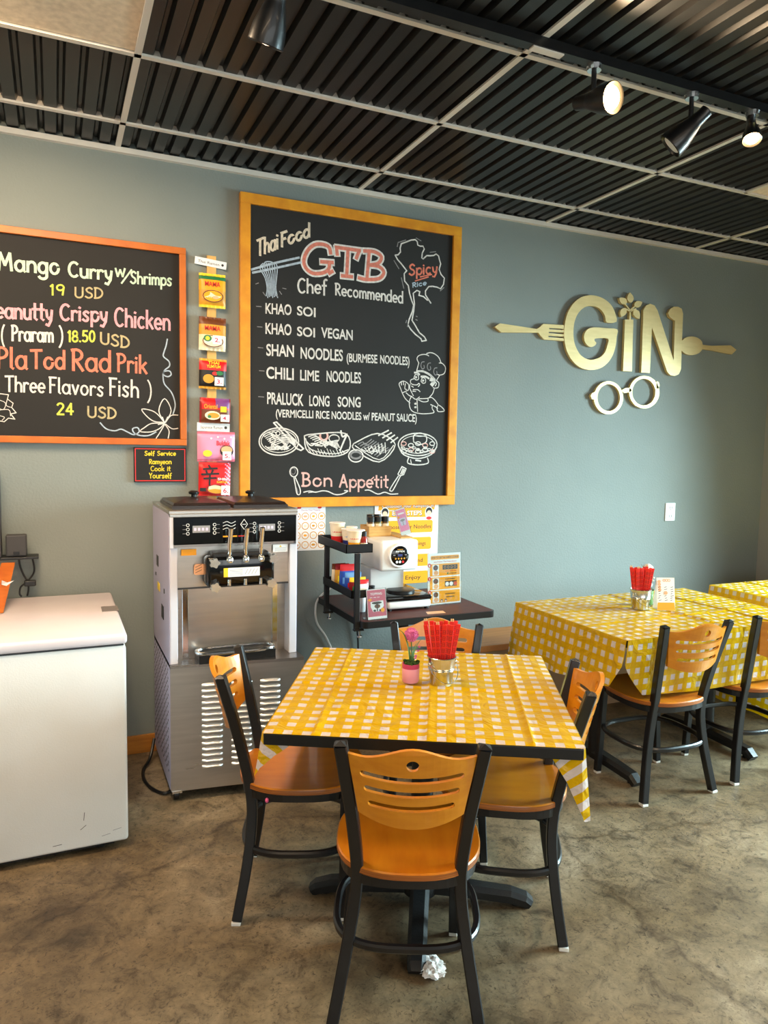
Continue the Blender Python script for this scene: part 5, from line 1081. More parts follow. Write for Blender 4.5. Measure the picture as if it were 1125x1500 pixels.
t = thing('ramen_steps_poster', 'tall white and orange instruction poster taped to the wall behind the ramen cooker', 'poster', (1.548, 0, .785))
MB().box(1.344, 1.752, -.003, -.001, .785, 1.270).build('sheet', 'paper_white', t, True)
a = Art(-.0032, 'ink_')
for pts in ([(1.365, 1.205), (1.372, 1.250), (1.73, 1.250), (1.725, 1.205)], [(1.385, 1.165), (1.378, 1.2), (1.715, 1.212), (1.705, 1.163)]): a.poly('orange', pts)
a.textbox('ink', 'Customize your Ramyeon in', 1.388, 1.722, 1.218, 1.240, .03); a.textbox('white', 'Customize your Ramyeon in', 1.390, 1.720, 1.220, 1.240, .008)
a.textbox('ink', 'EASY STEPS', 1.452, 1.645, 1.172, 1.203, .03); a.textbox('white', 'EASY STEPS', 1.454, 1.643, 1.175, 1.202, .008)
for x in (1.408, 1.690): a.disc('white', x, 1.188, .026, .036); a.disc('black', x, 1.196, .021, .022); a.disc('skin', x, 1.185, .015, .016); a.disc('red', x, 1.156, .018, .010)
for i, (tx, bx) in enumerate((('Choose Your Noodles', 1.40), ('Pick Your Toppings', 1.44), ('Add Around', 1.47), ('Enjoy', 1.545))):
    z = 1.073-i*.099; a.rect('orange', 1.372, 1.716-i*.008, z, z+.072, .012)
    a.textbox('ink', tx, bx, (1.705, 1.672, 1.655, 1.645)[i], z+.024, z+.048, .008)
a.build('print', t)

# ------------------------------------------------------------------ wooden wall bench
t = thing('wall_bench', 'low wooden bench built along the wall behind the right dining tables', 'bench', (3.1, -.17, 0))
MB().box(1.80, 4.44, -.345, -.002, .425, .462, .004).build('bench_top', 'bench_top', t, True)
MB().box(1.82, 4.42, -.320, -.02, 0, .425).build('bench_front', 'bench_front', t, True)

# ------------------------------------------------------------------ chest freezer
t = thing('chest_freezer', 'white chest freezer with scuffed front at the left edge of the room', 'freezer', (-.62, -.5, 0))
fx0, fx1 = -1.25, -.064
MB().box(fx0, fx1, -.900, -.09, .03, .797, .012, 3).build('cabinet', 'freezer_white', t, True, smooth=True)
MB().box(fx0+.01, fx1-.008, -.892, -.098, .797, .805).build('door_seal', 'seal_grey', t, True)
MB().box(fx0-.002, fx1+.004, -.908, -.07, .805, .845, .012, 3).build('lid', 'freezer_lid', t, True, smooth=True)
MB().box(-.125, -.058, -.50, -.40, .840, .8475, .001).build('lid_hinge_cap', 'hinge_grey', t, True)
MB().box(fx0+.05, fx1-.05, -.87, -.12, .012, .03).build('plinth', 'black_plastic', t, True)
for x in (fx0+.1, fx1-.1):
    for y in (-.84, -.15): MB().lathe([(.02, 0), (.02, .012)], 14, Matrix.Translation((x, y, 0))).build('foot', 'black_plastic', t, True)
a = Art(-.9004, 'ink_')
for p in ([(-.22, .17), (-.223, .14)], [(-.235, .105), (-.215, .12)], [(-.12, .08), (-.09, .085)], [(-.33, .06), (-.30, .062)], [(-.16, .065), (-.13, .07)]): a.line('grey' if p[0][0] > -.2 else 'ink', .002, p)
a.build('scuff_marks', t)

# shelf, box, speaker and cables above the freezer
t = thing('wall_shelf', 'thin black shelf on the wall above the white freezer', 'shelf', (-.66, -.08, 1.022))
MB().box(-.95, -.372, -.10, -.001, 1.024, 1.036, .003).build('shelf_board', 'black_plastic', t, True)
t = thing('adapter_box', 'dark grey power adapter box on the black shelf above the freezer', 'power adapter', (-.46, -.055, 1.036))
MB().box(-.505, -.420, -.085, -.03, 1.037, 1.135, .006).build('case', 'seal_grey', t, True)
MB().box(-.475, -.45, -.0875, -.0855, 1.045, 1.06, .001).build('socket', 'black_plastic', t, True)
t = thing('mesh_speaker', 'grey mesh cabinet cut off by the left edge of the picture', 'speaker', (-.66, -.07, 1.036))
MB().box(-.80, -.522, -.11, -.03, 1.037, 1.44, .006).build('cabinet', 'seal_grey', t, True)
MB().box(-.79, -.530, -.114, -.1105, 1.16, 1.43, .002).build('grille', 'grey_mesh', t, True)
t = thing('leaning_wood_board', 'honey coloured wooden board leaning on the freezer lid below the shelf', 'board', (-.535, -.3, .846))
m = MB(); m.prism([(-.055, 0), (0, 0), (0, .012), (-.055, .012)], 0, 1, lambda x, y, z: (-.503+.036*z+x, -.40+y+.27*z, .848+.168*z)); m.build('board', 'frame_orange', t, True)
t = thing('paper_scrap', 'small white paper scrap stuck on the leaning wooden board', 'paper', (-.49, -.27, .94))
MB().geo([(-.515, -.275, .945), (-.495, -.285, .94), (-.465, -.285, .962), (-.492, -.285, .955), (-.512, -.285, .966)], [(0, 1, 3), (1, 2, 3), (0, 3, 4)]).build('scrap', 'paper_white', t, True)
t = thing('power_cable', 'black power cable with plug hanging from the shelf to the freezer', 'cable', (-.44, -.05, .846))
P_ = [(-.455, -.04, 1.035), (-.452, -.04, .99), (-.435, -.045, .94), (-.418, -.05, .915)]
MB().tube(catmull(P_, 6), .0042, 8).tube(catmull([(-.40, -.04, 1.025), (-.392, -.04, .975), (-.398, -.045, .945), (-.425, -.055, .912), (-.45, -.055, .89), (-.455, -.055, .86), (-.447, -.055, .846)], 6), .0042, 8).tube(catmull([(-.418, -.05, .905), (-.418, -.055, .875), (-.424, -.055, .848)], 6), .0042, 8).build('cord', 'black_plastic', t, True, smooth=True)
MB().box(-.435, -.385, -.068, -.043, .893, .920, .005).build('plug', 'black_plastic', t, True)

# ------------------------------------------------------------------ soft serve machine
sm = thing('soft_serve_machine', 'stainless steel soft serve ice cream machine with three levers under a black control panel', 'ice cream machine', (.142, -.585, 0), 0.0)
sm.scale = (1.0275, 1, 1)
MB().box(0, .545, .075, .54, .60, 1.115).build('upper_body', 'steel', sm)
MB().box(.03, .512, .012, .075, .942, 1.118).build('dispenser_panel', 'steel', sm)
MB().box(-.004, -.001, 0, .54, .05, 1.262).build('side_panel', 'machine_side', sm)
MB().box(.546, .549, 0, .54, .05, 1.262).build('side_panel', 'machine_side', sm)
MB().box(0, .545, .004, .54, 1.118, 1.262).build('head_box', 'steel_dark', sm)
MB().box(-.005, .550, -.012, .543, 1.262, 1.278, .003).build('top_tray', 'steel', sm)
for x0, x1 in ((-.001, .030), (.512, .546)): MB().box(x0, x1, -.006, .075, .612, 1.118, .003).build('corner_post', 'machine_white', sm)
cp = MB().box(.012, .538, -.022, .002, 1.132, 1.250, .004).build('control_panel', 'black_gloss', sm)
MB().box(-.002, .547, -.018, .002, 1.250, 1.264, .002).build('panel_trim', 'steel', sm)
MB().box(-.002, .012, -.018, .002, 1.118, 1.25).build('panel_trim', 'machine_white', sm)
MB().box(.538, .547, -.018, .002, 1.118, 1.25).build('panel_trim', 'machine_white', sm)
a = Art(-.0224, 'ink_', 2e-5)
for cx in (.125, .405):
    a.rect('grey', cx-.036, cx+.036, 1.183, 1.213, .002)
    for i in range(4): a.rect('lavender', cx-.03+i*.016, cx-.02+i*.016, 1.191, 1.204)
    for sx in (-1, 1):
        for j in range(3): a.ring('white', cx+sx*.055, 1.216-j*.018, .006, .002); a.line('grey', .0015, [(cx+sx*.064, 1.216-j*.018), (cx+sx*.076, 1.216-j*.018)])
a.line('white', .002, [(.29, 1.214), (.305, 1.236), (.32, 1.214), (.305, 1.192), (.29, 1.214)]); a.line('white', .002, [(.297, 1.214), (.313, 1.214)])
for j in range(3): a.line('white', .002, catmull([(.215, 1.222-j*.014), (.232, 1.228-j*.014), (.25, 1.220-j*.014), (.268, 1.228-j*.014)], 4))
a.rect('orange', .215, .275, 1.160, 1.166); a.rect('red', .28, .325, 1.161, 1.165)
a.build('panel_print', sm, False)
for x0 in (.02, .278):
    m = MB(); xc = x0+.122
    m.prism([(-.122, .06), (.122, .06), (.122, .46), (-.122, .46)], 1.278, 1.292, lambda x, y, z: (xc+x, y, z))
    m.geo([(xc+sx*w_, .26+sy*d_, z) for w_, d_, z in ((.118, .195, 1.293), (.112, .185, 1.303), (.03, .03, 1.318)) for sx, sy in ((-1, -1), (1, -1), (1, 1), (-1, 1))], [(i*4+j, i*4+(j+1) % 4, i*4+4+(j+1) % 4, i*4+4+j) for i in range(2) for j in range(4)]+[(8, 9, 10, 11), (3, 2, 1, 0)])
    lid = m.build('hopper_lid', 'black_lid', sm)
    k = MB().lathe([(.012, 1.318), (.012, 1.328), (.022, 1.331), (.024, 1.340), (.014, 1.346)], 16, Matrix.Translation((xc, .26, 0))).build('lid_knob', 'black_plastic', sm, smooth=True); k.parent = lid
# dispensing head
hd = MB().box(.135, .425, -.085, 0, .952, 1.085, .018, 3).build('dispensing_head', 'black_gloss', sm, smooth=True)
MB().box(.16, .40, -.078, -.01, 1.078, 1.100, .006).build('head_cap', 'black_plastic', sm)
for i, x in enumerate((.232, .300, .366)):
    lv = MB().tube([(x, -.070, 1.085), (x, -.078, 1.14), (x+.003, -.088, 1.205)], [.009, .010, .011], 12).build('lever', 'chrome', sm, smooth=True)
    MB().lathe([(.017, 1.056), (.019, 1.072), (.012, 1.084)], 16, Matrix.Translation((x, -.072, 0))).build('lever_collar', 'chrome', sm, smooth=True)
    MB().lathe([(.008, .958), (.008, .985)], 12, Matrix.Translation((x-.004, -.088, 0))).build('nozzle_pin', 'chrome', sm, smooth=True)
for x, z in ((.163, 1.062), (.412, 1.070), (.166, .958), (.402, .962)):
    k = MB(); n_ = 10
    pl = []
    for i in range(40):
        r_ = .019+.003*math.cos(i/40*2*PI*5); pl.append((r_*math.cos(i/40*2*PI), r_*math.sin(i/40*2*PI)))
    k.prism(pl, -.118, -.086, lambda u, v, d: (x+u, d, z+v)); k.build('star_knob', 'galvanised', sm)
a = Art(-.0856, 'ink_', 2e-5); a.rect('white', .205, .358, .995, 1.034); a.rect('yellow', .205, .223, .995, 1.034)
for i in range(4): a.rect('grey', .230, .285, 1.002+i*.007, 1.0035+i*.007)
for i in range(4): a.line('grey', .002, [(.295+i*.014, 1.004), (.307+i*.014, 1.026)])
a.build('instruction_label', sm, False)
a = Art(-.0005, 'ink_', 2e-5); a.rect('orange', .046, .108, 1.083, 1.110); a.build('orange_sticker', sm, False)
a = Art(-.0005, 'ink_', 2e-5); a.rect('peach', .098, .142, .996, 1.044, .01)
for i in range(3): a.line('ink', .002, [(.104, 1.006+i*.012), (.13, 1.018+i*.012)])
a.build('round_sticker', sm, False)
a = Art(-.0005, 'ink_', 2e-5); a.rect('white', .438, .505, 1.082, 1.116)
for i in range(3): a.rect('grey', .446, .497, 1.086+i*.006, 1.088+i*.006)
a.poly('yellow', [(.466, 1.104), (.478, 1.104), (.472, 1.113)]); a.build('warning_sticker', sm, False)
MB().box(.030, .512, .010, .075, .934, .942).build('splash_seam', 'seal_grey', sm)
MB().box(.030, .512, .068, .075, .612, .934).build('splash_panel', 'steel', sm)
for x in (.058, .452): MB().box(x, x+.026, .060, .068, .612, .934, .002).build('splash_rail', 'chrome', sm)
# drip tray
m = MB(); m.box(.11, .440, -.045, .060, .612, .650); m.build('drip_tray', 'black_plastic', sm)
m = MB()
m.tube([(.11+.165+.165*math.copysign(abs(math.cos(q))**.6, math.cos(q)), +.008+.052*math.copysign(abs(math.sin(q))**.6, math.sin(q)), .652) for q in [i/32*2*PI for i in range(32)]], .009, 8, closed=True, xdir=(0, 0, 1)); m.build('tray_rim', 'chrome', sm, smooth=True)
# lower cabinet, its front panel standing slightly askew
fy = lambda x: -.018-.075*(x+.004)/.56
def skew(x0, x1, d0, d1, z0, z1):
    return MB().prism([(x0, fy(x0)+d0), (x1, fy(x1)+d0), (x1, fy(x1)+d1), (x0, fy(x0)+d1)], z0, z1)
MB().prism([(-.004, fy(0)), (.556, fy(.556)), (.549, .54), (-.004, .54)], .598, .612).build('counter', 'steel_dark', sm)
skew(-.004, .556, 0, .004, .050, .598).build('front_panel', 'steel', sm)
MB().prism([(0, fy(0)+.004), (.545, fy(.545)+.004), (.545, .536), (0, .536)], .060, .598).build('lower_cabinet', 'machine_side', sm)
m = MB()
for x0, x1 in ((.122, .208), (.245, .332), (.366, .452)):
    for j in range(15):
        z = .515-j*.0262
        m.grid(10, 6, lambda u, v: (x0+(x1-x0)*u, fy(x0+(x1-x0)*u)-.0004-.013*math.sin(PI*v)**.8*min(1, 7*u, 7*(1-u))**.5, z+.015*(v-.5)+.003*math.sin(PI*u)))
m.build('louvers', 'louver_steel', sm, smooth=True)
m = MB()
for i in range(9):
    for j in range(26):
        y, z = .05+i*.055+(j % 2)*.02, .12+j*.019
        m.prism([(.006*math.cos(k*PI/3), .006*math.sin(k*PI/3)) for k in range(6)], -.0052, -.0042, lambda a_, b_, c_: (c_, y+a_, z+b_))
m.build('perforations', 'seal_grey', sm)
for y0, y1, z0, z1 in ((.34, .40, .985, 1.035), (.17, .24, .77, .83), (.43, .45, .93, .945), (.14, .16, .895, .915)): MB().box(-.006, -.004, y0, y1, z0, z1).build('side_latch', 'black_plastic', sm)
MB().box(-.006, -.004, .30, .37, .875, .91).build('caution_sticker', 'ink_yellow', sm)
for x in (.02, .525):
    for y in (.0, .50):
        br = MB().box(x-.02, x+.02, y-.025, y+.025, .042, .052).tube([(x, y, .05), (x, y+.012, .028)], .012, 8).build('caster_bracket', 'chrome', sm)
        MB().lathe([(.018, -.012), (.025, -.009), (.025, .009), (.018, .012)], 18, Matrix.Translation((x, y+.012, .0255)) @ Matrix.Rotation(PI/2, 4, 'Y')).build('caster_wheel', 'black_plastic', sm, smooth=True)
t = thing('machine_power_cord', 'black power cord curled on the concrete floor beside the ice cream machine', 'cord', (.1, -.3, 0))
MB().tube(catmull([(.128, -.10, .10), (.10, -.16, .03), (.06, -.24, .008), (.055, -.36, .008), (.080, -.46, .008), (.125, -.52, .010), (.17, -.48, .012)], 8), .0075, 8).build('cord', 'black_plastic', t, True, smooth=True)

# ------------------------------------------------------------------ dark side table with its things
t = thing('side_table', 'dark brown laminate side table with rounded corners against the wall', 'table', (1.37, -.34, 0))
m = MB(); pl = []
for cx, cy, a0 in ((1.715, -.625, -90), (1.715, -.035, 0), (1.035, -.035, 90), (1.035, -.625, 180)): pl += arc(cx, cy, .03, .03, a0, a0+90, 5)
m.prism(pl, .708, .740); tp = m.build('table_top', ['black_plastic'], t, True)
m = MB(); m.prism([(1.37+(x-1.37)*.985, -.33+(y+.33)*.98) for x, y in pl], .7402, .7412); m.build('laminate_surface', 'dark_laminate', t, True)
MB().tube([(1.37, -.33, .03), (1.37, -.33, .708)], .036, 18).build('column', 'black_cast', t, True, smooth=True)
for k in range(4):
    q = k*PI/2; c_, s_ = math.cos(q), math.sin(q)
    MB().tube([(1.37+c_*.03, -.33+s_*.03, .05), (1.37+c_*.16, -.33+s_*.16, .035), (1.37+c_*.26, -.33+s_*.26, .018)], [.03, .024, .017], sect=[(1, .6), (-1, .6), (-1, -.6), (1, -.6)], xdir=(-s_, c_, 0)).build('foot', 'black_cast', t, True)
MB().lathe([(.012, 0), (.012, .004)], 10, Matrix.Translation((1.37, -.33, 0))).build('foot', 'black_cast', t, True)

rk = thing('tiered_rack', 'black two tier metal rack clamped at the left edge of the dark side table', 'rack', (1.0, -.4, .741))
for y in (-.615, -.215):
    x = .992 if y < -.4 else .985
    MB().box(x-.013, x+.013, y-.010, y+.010, .700, 1.062, .003).build('post', 'black_metal', rk, True)
    MB().box(x-.015, x+.035, y-.012, y+.012, .692, .700, .002).build('clamp_arm', 'black_metal', rk, True)
    cs = MB().lathe([(.004, .668), (.004, .692)], 10, Matrix.Translation((x+.016, y, 0))).lathe([(.012, .660), (.012, .668)], 12, Matrix.Translation((x+.016, y, 0))).build('clamp_screw', 'chrome', rk, True)
def tray(x0, x1, y0, y1, z0, z1):
    m = MB(); th = .004
    m.box(x0, x1, y0, y1, z0, z0+th); m.box(x0, x1, y0, y0+th, z0, z1); m.box(x0, x1, y1-th, y1, z0, z1); m.box(x0, x0+th, y0, y1, z0, z1); m.box(x1-th, x1, y0, y1, z0, z1)
    return m.build('tray', 'black_metal', rk, True)
tray(.940, 1.075, -.602, -.20, 1.062, 1.104); tray(.970, 1.085, -.602, -.20, .846, .884)

def noodle_cup(x, y, z, c_, label, h=.112, r0=.026, r1=.038, top='white'):
    t = thing('noodle_cup', label, 'noodle cup', (x, y, z), 0, 'noodle cups on the rack')
    MB().lathe([(r0, 0), (r0+(r1-r0)*.45, h*.45)], 20).build('lower_band', 'ink_'+c_, t, smooth=True)
    cu_ = MB().lathe([(r0+(r1-r0)*.45, h*.45), (r1, h), (r1+.003, h), (r1+.003, h+.004)], 20).build('cup', 'ink_cream', t, smooth=True)
    MB().lathe([(r1+.001, h+.004), (r1+.001, h+.0055)], 20).build('lid', 'ink_'+top, t)
    m = MB(); m.geo([((r1*.86+.0012)*math.cos(q), (r1*.86+.0012)*math.sin(q), zz) for zz in (h*.62, h*.8) for q in (R(-150), R(-130), R(-110), R(-90), R(-70))], [(i, i+1, i+6, i+5) for i in range(4)]); m.build('print', 'ink_'+('red' if c_ != 'navy' else 'lightblue'), t, fixn=False)
    return t
noodle_cup(.985, -.36, 1.067, 'red', 'red and white noodle cup, leftmost on the rack')
noodle_cup(1.012, -.455, 1.067, 'navy', 'navy and white noodle cup, second from the left on the rack', .09)
noodle_cup(1.000, -.555, 1.067, 'orange', 'yellow banded noodle cup at the front of the rack', .094)
noodle_cup(1.049, -.505, 1.067, 'purple', 'purple banded noodle cup half hidden behind the sauce bottle', .09, .017, .022)
noodle_cup(1.043, -.41, 1.067, 'lightblue', 'pale blue noodle cup at the right end of the rack', .095, .02, .026)
t = thing('sauce_bottle', 'dark red sauce bottle with a black cap and cream label on the rack', 'bottle', (1.040, -.572, 1.067))
MB().lathe([(.018, 0), (.019, .004), (.019, .058), (.013, .068), (.012, .072)], 18).build('bottle', 'sauce_red', t, smooth=True)
MB().lathe([(.0145, .072), (.0145, .094)], 18).build('cap', 'black_plastic', t, smooth=True)
MB().lathe([(.0196, .008), (.0196, .040)], 18, cap=False).build('paper_label', 'ink_cream', t, smooth=True)

def snack_bag(x, y, z, h, w_, cs, label, rz=0, lean=0):
    t = thing('snack_pouch', label, 'snack pouch', (x, y, z), rz, 'snack pouches on the lower rack tier')
    t.rotation_euler = (R(lean), 0, rz)
    def sh(u, v, s_):
        a_ = u*2-1; b_ = max(0, 1-abs(a_)**3)**.7*max(0, 1-(abs(v-.42)/.5)**3) if abs(v-.42) < .5 else 0
        return (a_*w_, s_*(.012*b_+.0008), h*v)
    m = MB(); f = lambda u, v: 1 if v > .72 else (2 if .25 < v < .5 and .2 < u < .8 else 0)
    m.grid(12, 16, lambda u, v: sh(u, v, -1), colf=f); m.grid(12, 16, lambda u, v: sh(u, v, 1), colf=f)
    m.build('pouch', ['ink_'+c for c in cs], t, smooth=True)
snack_bag(1.020, -.285, .851, .115, .038, ['cream', 'brown', 'purple'], 'brown topped cream pouch at the back of the lower tier', .1, 4)
snack_bag(1.022, -.33, .851, .12, .038, ['gold', 'darkred', 'yellow'], 'mustard yellow pouch behind the blue one', .05, 4)
snack_bag(1.024, -.40, .851, .13, .042, ['blue', 'redpack', 'lightblue'], 'blue snack pouch with a red top in the middle of the tier', .0, 7)
snack_bag(1.027, -.465, .851, .10, .042, ['blue', 'lightblue', 'redpack'], 'blue pouch with a red centre leaning toward the viewer', -.04, 9)
snack_bag(1.027, -.525, .851, .085, .042, ['darkred', 'yellow', 'green'], 'dark red and yellow pouch near the front of the tier', .0, 8)
snack_bag(1.030, -.572, .851, .08, .036, ['white', 'redpack', 'cream'], 'white pouch with a red top beside the front rack post', .0, 6)
t = thing('soy_bottle', 'small dark bottle with a red label standing behind the rack post', 'bottle', (1.118, -.50, .741))
MB().lathe([(.02, 0), (.021, .01), (.021, .085), (.013, .105), (.012, .115)], 18).build('bottle', 'black_gloss', t, smooth=True)
MB().lathe([(.0215, .045), (.0215, .085)], 18, cap=False).build('paper_label', 'ink_red', t, smooth=True)
MB().lathe([(.015, .115), (.015, .14)], 16).build('cap', 'black_plastic', t, smooth=True)
t = thing('white_bottle', 'small white bottle with a red cap beside the dark bottle', 'bottle', (1.092, -.44, .741))
MB().lathe([(.018, 0), (.019, .01), (.019, .10), (.012, .118)], 18).build('bottle', 'ink_white', t, smooth=True)
MB().lathe([(.012, .118), (.012, .14)], 16).build('cap', 'ink_red', t, smooth=True)

# white ramen cooker
ck = thing('ramen_cooker', 'white countertop ramen cooker with a round black dial and black hot plate', 'noodle cooker', (1.32, -.36, .7412))
MB().box(1.182, 1.396, -.455, -.13, .938, 1.096, .016, 3).build('head', 'appliance_white', ck, True, smooth=True)
MB().box(1.170, 1.362, -.36, -.13, .800, .940, .008, 2).build('column', 'appliance_white', ck, True, smooth=True)
MB().box(1.205, 1.451, -.505, -.13, .752, .792, .014, 3).build('base', 'appliance_white', ck, True, smooth=True)
MB().box(1.203, 1.453, -.507, -.128, .792, .817, .008, 2).build('hot_plate', 'black_gloss', ck, True, smooth=True)
MB().lathe([(.072, .817), (.072, .831), (.066, .834)], 28, Matrix.Translation((1.325, -.40, 0))).build('trivet', 'black_plastic', ck, True, smooth=True)
rm = Matrix.Translation((1.283, -.455, 1.018)) @ Matrix.Rotation(PI/2, 4, 'X')
MB().lathe([(.062, 0), (.064, .006), (.058, .014), (.052, .015)], 32, rm).build('dial_ring', 'appliance_white', ck, True, smooth=True)
MB().lathe([(.050, .0151), (.048, .0165)], 32, rm).build('dial_face', 'black_gloss', ck, True, smooth=True)
a = Art(-.4718, 'ink_', 2e-5); cx, cz = 1.283, 1.018
a.rect('gold', cx-.016, cx+.016, cz+.031, cz+.034); a.textbox('white', 'RAMYEON', cx-.024, cx+.024, cz+.018, cz+.027, .02)
a.rect('ink', cx-.014, cx+.014, cz-.004, cz+.010); a.rect('navy', cx-.012, cx+.012, cz-.002, cz+.008)
for i in range(4): a.disc('gold', cx-.024+i*.016, cz-.014, .0045)
for i, c_ in enumerate(('white', 'white', 'red')): a.disc(c_, cx-.017+i*.017, cz-.031, .0065)
for sx in (-1, 1): a.rect('grey', cx+sx*.032-.006, cx+sx*.032+.006, cz+.002, cz+.006)
a.build('dial_print', ck)
for x in (1.225, 1.435):
    for y in (-.48, -.16): MB().lathe([(.012, .7415), (.012, .752)], 12, Matrix.Translation((x, y, 0))).build('foot', 'black_plastic', ck, True)

bx = thing('bamboo_box', 'small woven bamboo box of spice jars on top of the white cooker', 'box', (1.245, -.24, 1.096))
m = MB(); x0, x1, y0, y1, z0, z1 = 1.186, 1.312, -.295, -.175, 1.0965, 1.150
m.box(x0, x1, y0, y1, z0, z0+.004); m.box(x0, x1, y0, y0+.005, z0+.004, z1); m.box(x0, x1, y1-.005, y1, z0+.004, z1); m.box(x0, x0+.005, y0+.005, y1-.005, z0+.004, z1); m.box(x1-.005, x1, y0+.005, y1-.005, z0+.004, z1)
m.build('tray', 'bamboo', bx, True)
LBL = ['front left', 'front middle', 'front right', 'back left', 'back right']
for i, (x, y, c_) in enumerate(((1.208, -.268, 'jar_brown'), (1.249, -.268, 'jar_green'), (1.290, -.268, 'jar_brown'), (1.228, -.210, 'jar_green'), (1.270, -.210, 'jar_brown'))):
    t = thing('spice_jar', 'black lidded spice jar in the bamboo box, %s one' % LBL[i], 'jar', (x, y, 1.1008), 0, 'spice jars in the bamboo box')
    MB().lathe([(.017, 0), (.018, .004), (.018, .066), (.016, .072)], 16).build('jar', c_, t, smooth=True)
    MB().lathe([(.019, .072), (.019, .098 if i < 3 else .104)], 16).build('lid', 'black_plastic', t, smooth=True)
    MB().lathe([(.0185, .045), (.0185, .062)], 16, cap=False).build('paper_label', 'ink_cream', t, smooth=True)
t = thing('wood_slab', 'thin wooden tray lying on top of the white cooker', 'tray', (1.335, -.30, 1.096))
MB().box(1.318, 1.388, -.40, -.16, 1.0965, 1.1035, .002).build('board', 'bamboo', t, True)

def acrylic_stand(name, label, x, y, z, w_, h, art, lean=-9, rz=0, roll=0, back='ink_white'):
    t = thing(name, label, 'sign holder', (x, y, z), rz)
    t.rotation_euler = (0, R(roll), rz)
    MB().box(-w_/2-.002, w_/2+.002, -.012, .06, 0, .003).build('base_plate', 'clear_acrylic', t)
    f = MB().box(-w_/2, w_/2, -.001, .001, 0, h).build('sheet', back, t); f.location = (0, 0, .004); f.rotation_euler = (R(lean), 0, 0)
    a = Art(-.0014, 'ink_', 2e-5); art(a); p = a.build('print', t, False); p.parent = f
    g = MB().box(-w_/2-.004, w_/2+.004, -.0042, -.0027, -.001, h+.004).build('clear_cover', 'clear_acrylic', t); g.parent = f
    return t
def steps_art(a):
    w_, h = .205, .265; x0, x1 = -w_/2+.006, w_/2-.006
    a.rect('orange', x0+.012, x1-.004, h-.030, h-.009, .006); a.textbox('ink', 'HOW TO USE THE RAMEN COOKER', x0+.016, x1-.008, h-.024, h-.014, .02); a.textbox('red', 'Just Follow The Steps Below', x0+.03, x1-.02, h-.045, h-.037)
    for i in range(3):
        z1 = h-.052-i*.071; z0 = z1-.064
        a.rect('orange', x0+.006, x1, z0, z1); a.rect('white', x0+.022, x0+.062, z0+.004, z1-.004); a.disc('black', x0+.042, z1-.020, .015, .014); a.disc('brown', x0+.042, z1-.020, .010, .009); a.disc('peach', x0+.044, z0+.017, .014, .012)
        a.disc('red', x0+.004, z1-.006, .011); a.textbox('white', str(i+1), x0+.000, x0+.008, z1-.012, z1-.001, .03)
        if i == 0:
            a.rect('black', x0+.085, x1-.014, z1-.032, z1-.008)
            for k in range(4): a.ring('gold', x0+.100+k*.021, z1-.020, .006, .002)
            a.rect('red', x0+.10, x1-.02, z1-.042, z1-.0395); a.rect('green', x0+.112, x0+.122, z1-.058, z1-.048); a.rect('ink', x0+.126, x1-.02, z1-.055, z1-.052)
        elif i == 1:
            a.rect('ink', x0+.10, x1-.03, z1-.014, z1-.010); a.rect('black', x0+.098, x1-.02, z0+.012, z1-.022)
            for k, c_ in enumerate(('white', 'white', 'red')): a.disc(c_, x0+.113+k*.026, z0+.026, .011)
        else:
            a.rect('ink', x0+.10, x1-.03, z1-.022, z1-.017); a.rect('ink', x0+.105, x1-.035, z1-.038, z1-.033)
            for k in range(2): a.disc('black', x0+.078+k*.026, z0+.010, .008, .009); a.disc('skin', x0+.078+k*.026, z0+.008, .006, .006)
acrylic_stand('instruction_stand', 'white and orange three step instruction sign standing at the right of the cooker', 1.566, -.435, .7415, .205, .268, steps_art, -3, R(4))
def pink_art(a):
    a.rect('rosepink', -.050, .050, .012, .138); a.textbox('white', 'TOPPING', -.032, .032, .114, .125, .02)
    for i in range(3): a.rect('white', -.036+i*.02, -.022+i*.02, .101, .1035)
    a.disc('orange', -.036, .092, .010, .006)
    a.poly('white', [(-.034, .082), (.036, .086), (.038, .06), (.02, .036), (-.022, .034), (-.034, .058)]); a.disc('ink', 0, .076, .028, .006); a.disc('brown', .002, .060, .016, .010); a.rect('ink', -.002, .004, .036, .075); a.disc('ink', -.014, .040, .008, .005); a.disc('ink', .018, .040, .008, .005); a.disc('orange', .030, .040, .011)
acrylic_stand('pink_sign', 'pink menu card in a clear holder at the front of the dark side table', 1.095, -.630, .7415, .104, .142, pink_art, -10, R(6))
def pink2_art(a):
    a.rect('pinkpack', -.026, .026, .02, .135); a.rect('white', -.018, .018, .110, .118); a.poly('lavender', [(-.02, .09), (.02, .09), (.014, .05), (-.014, .05)]); a.disc('grey', 0, .078, .014, .006); a.rect('grey', -.002, .002, .05, .08); a.disc('orange', -.018, .098, .006)
acrylic_stand('leaning_pink_card', 'slim pink card tilted sideways on the cooker beside the spice jars', 1.383, -.335, 1.1040, .056, .140, pink2_art, -6, 0, -15)

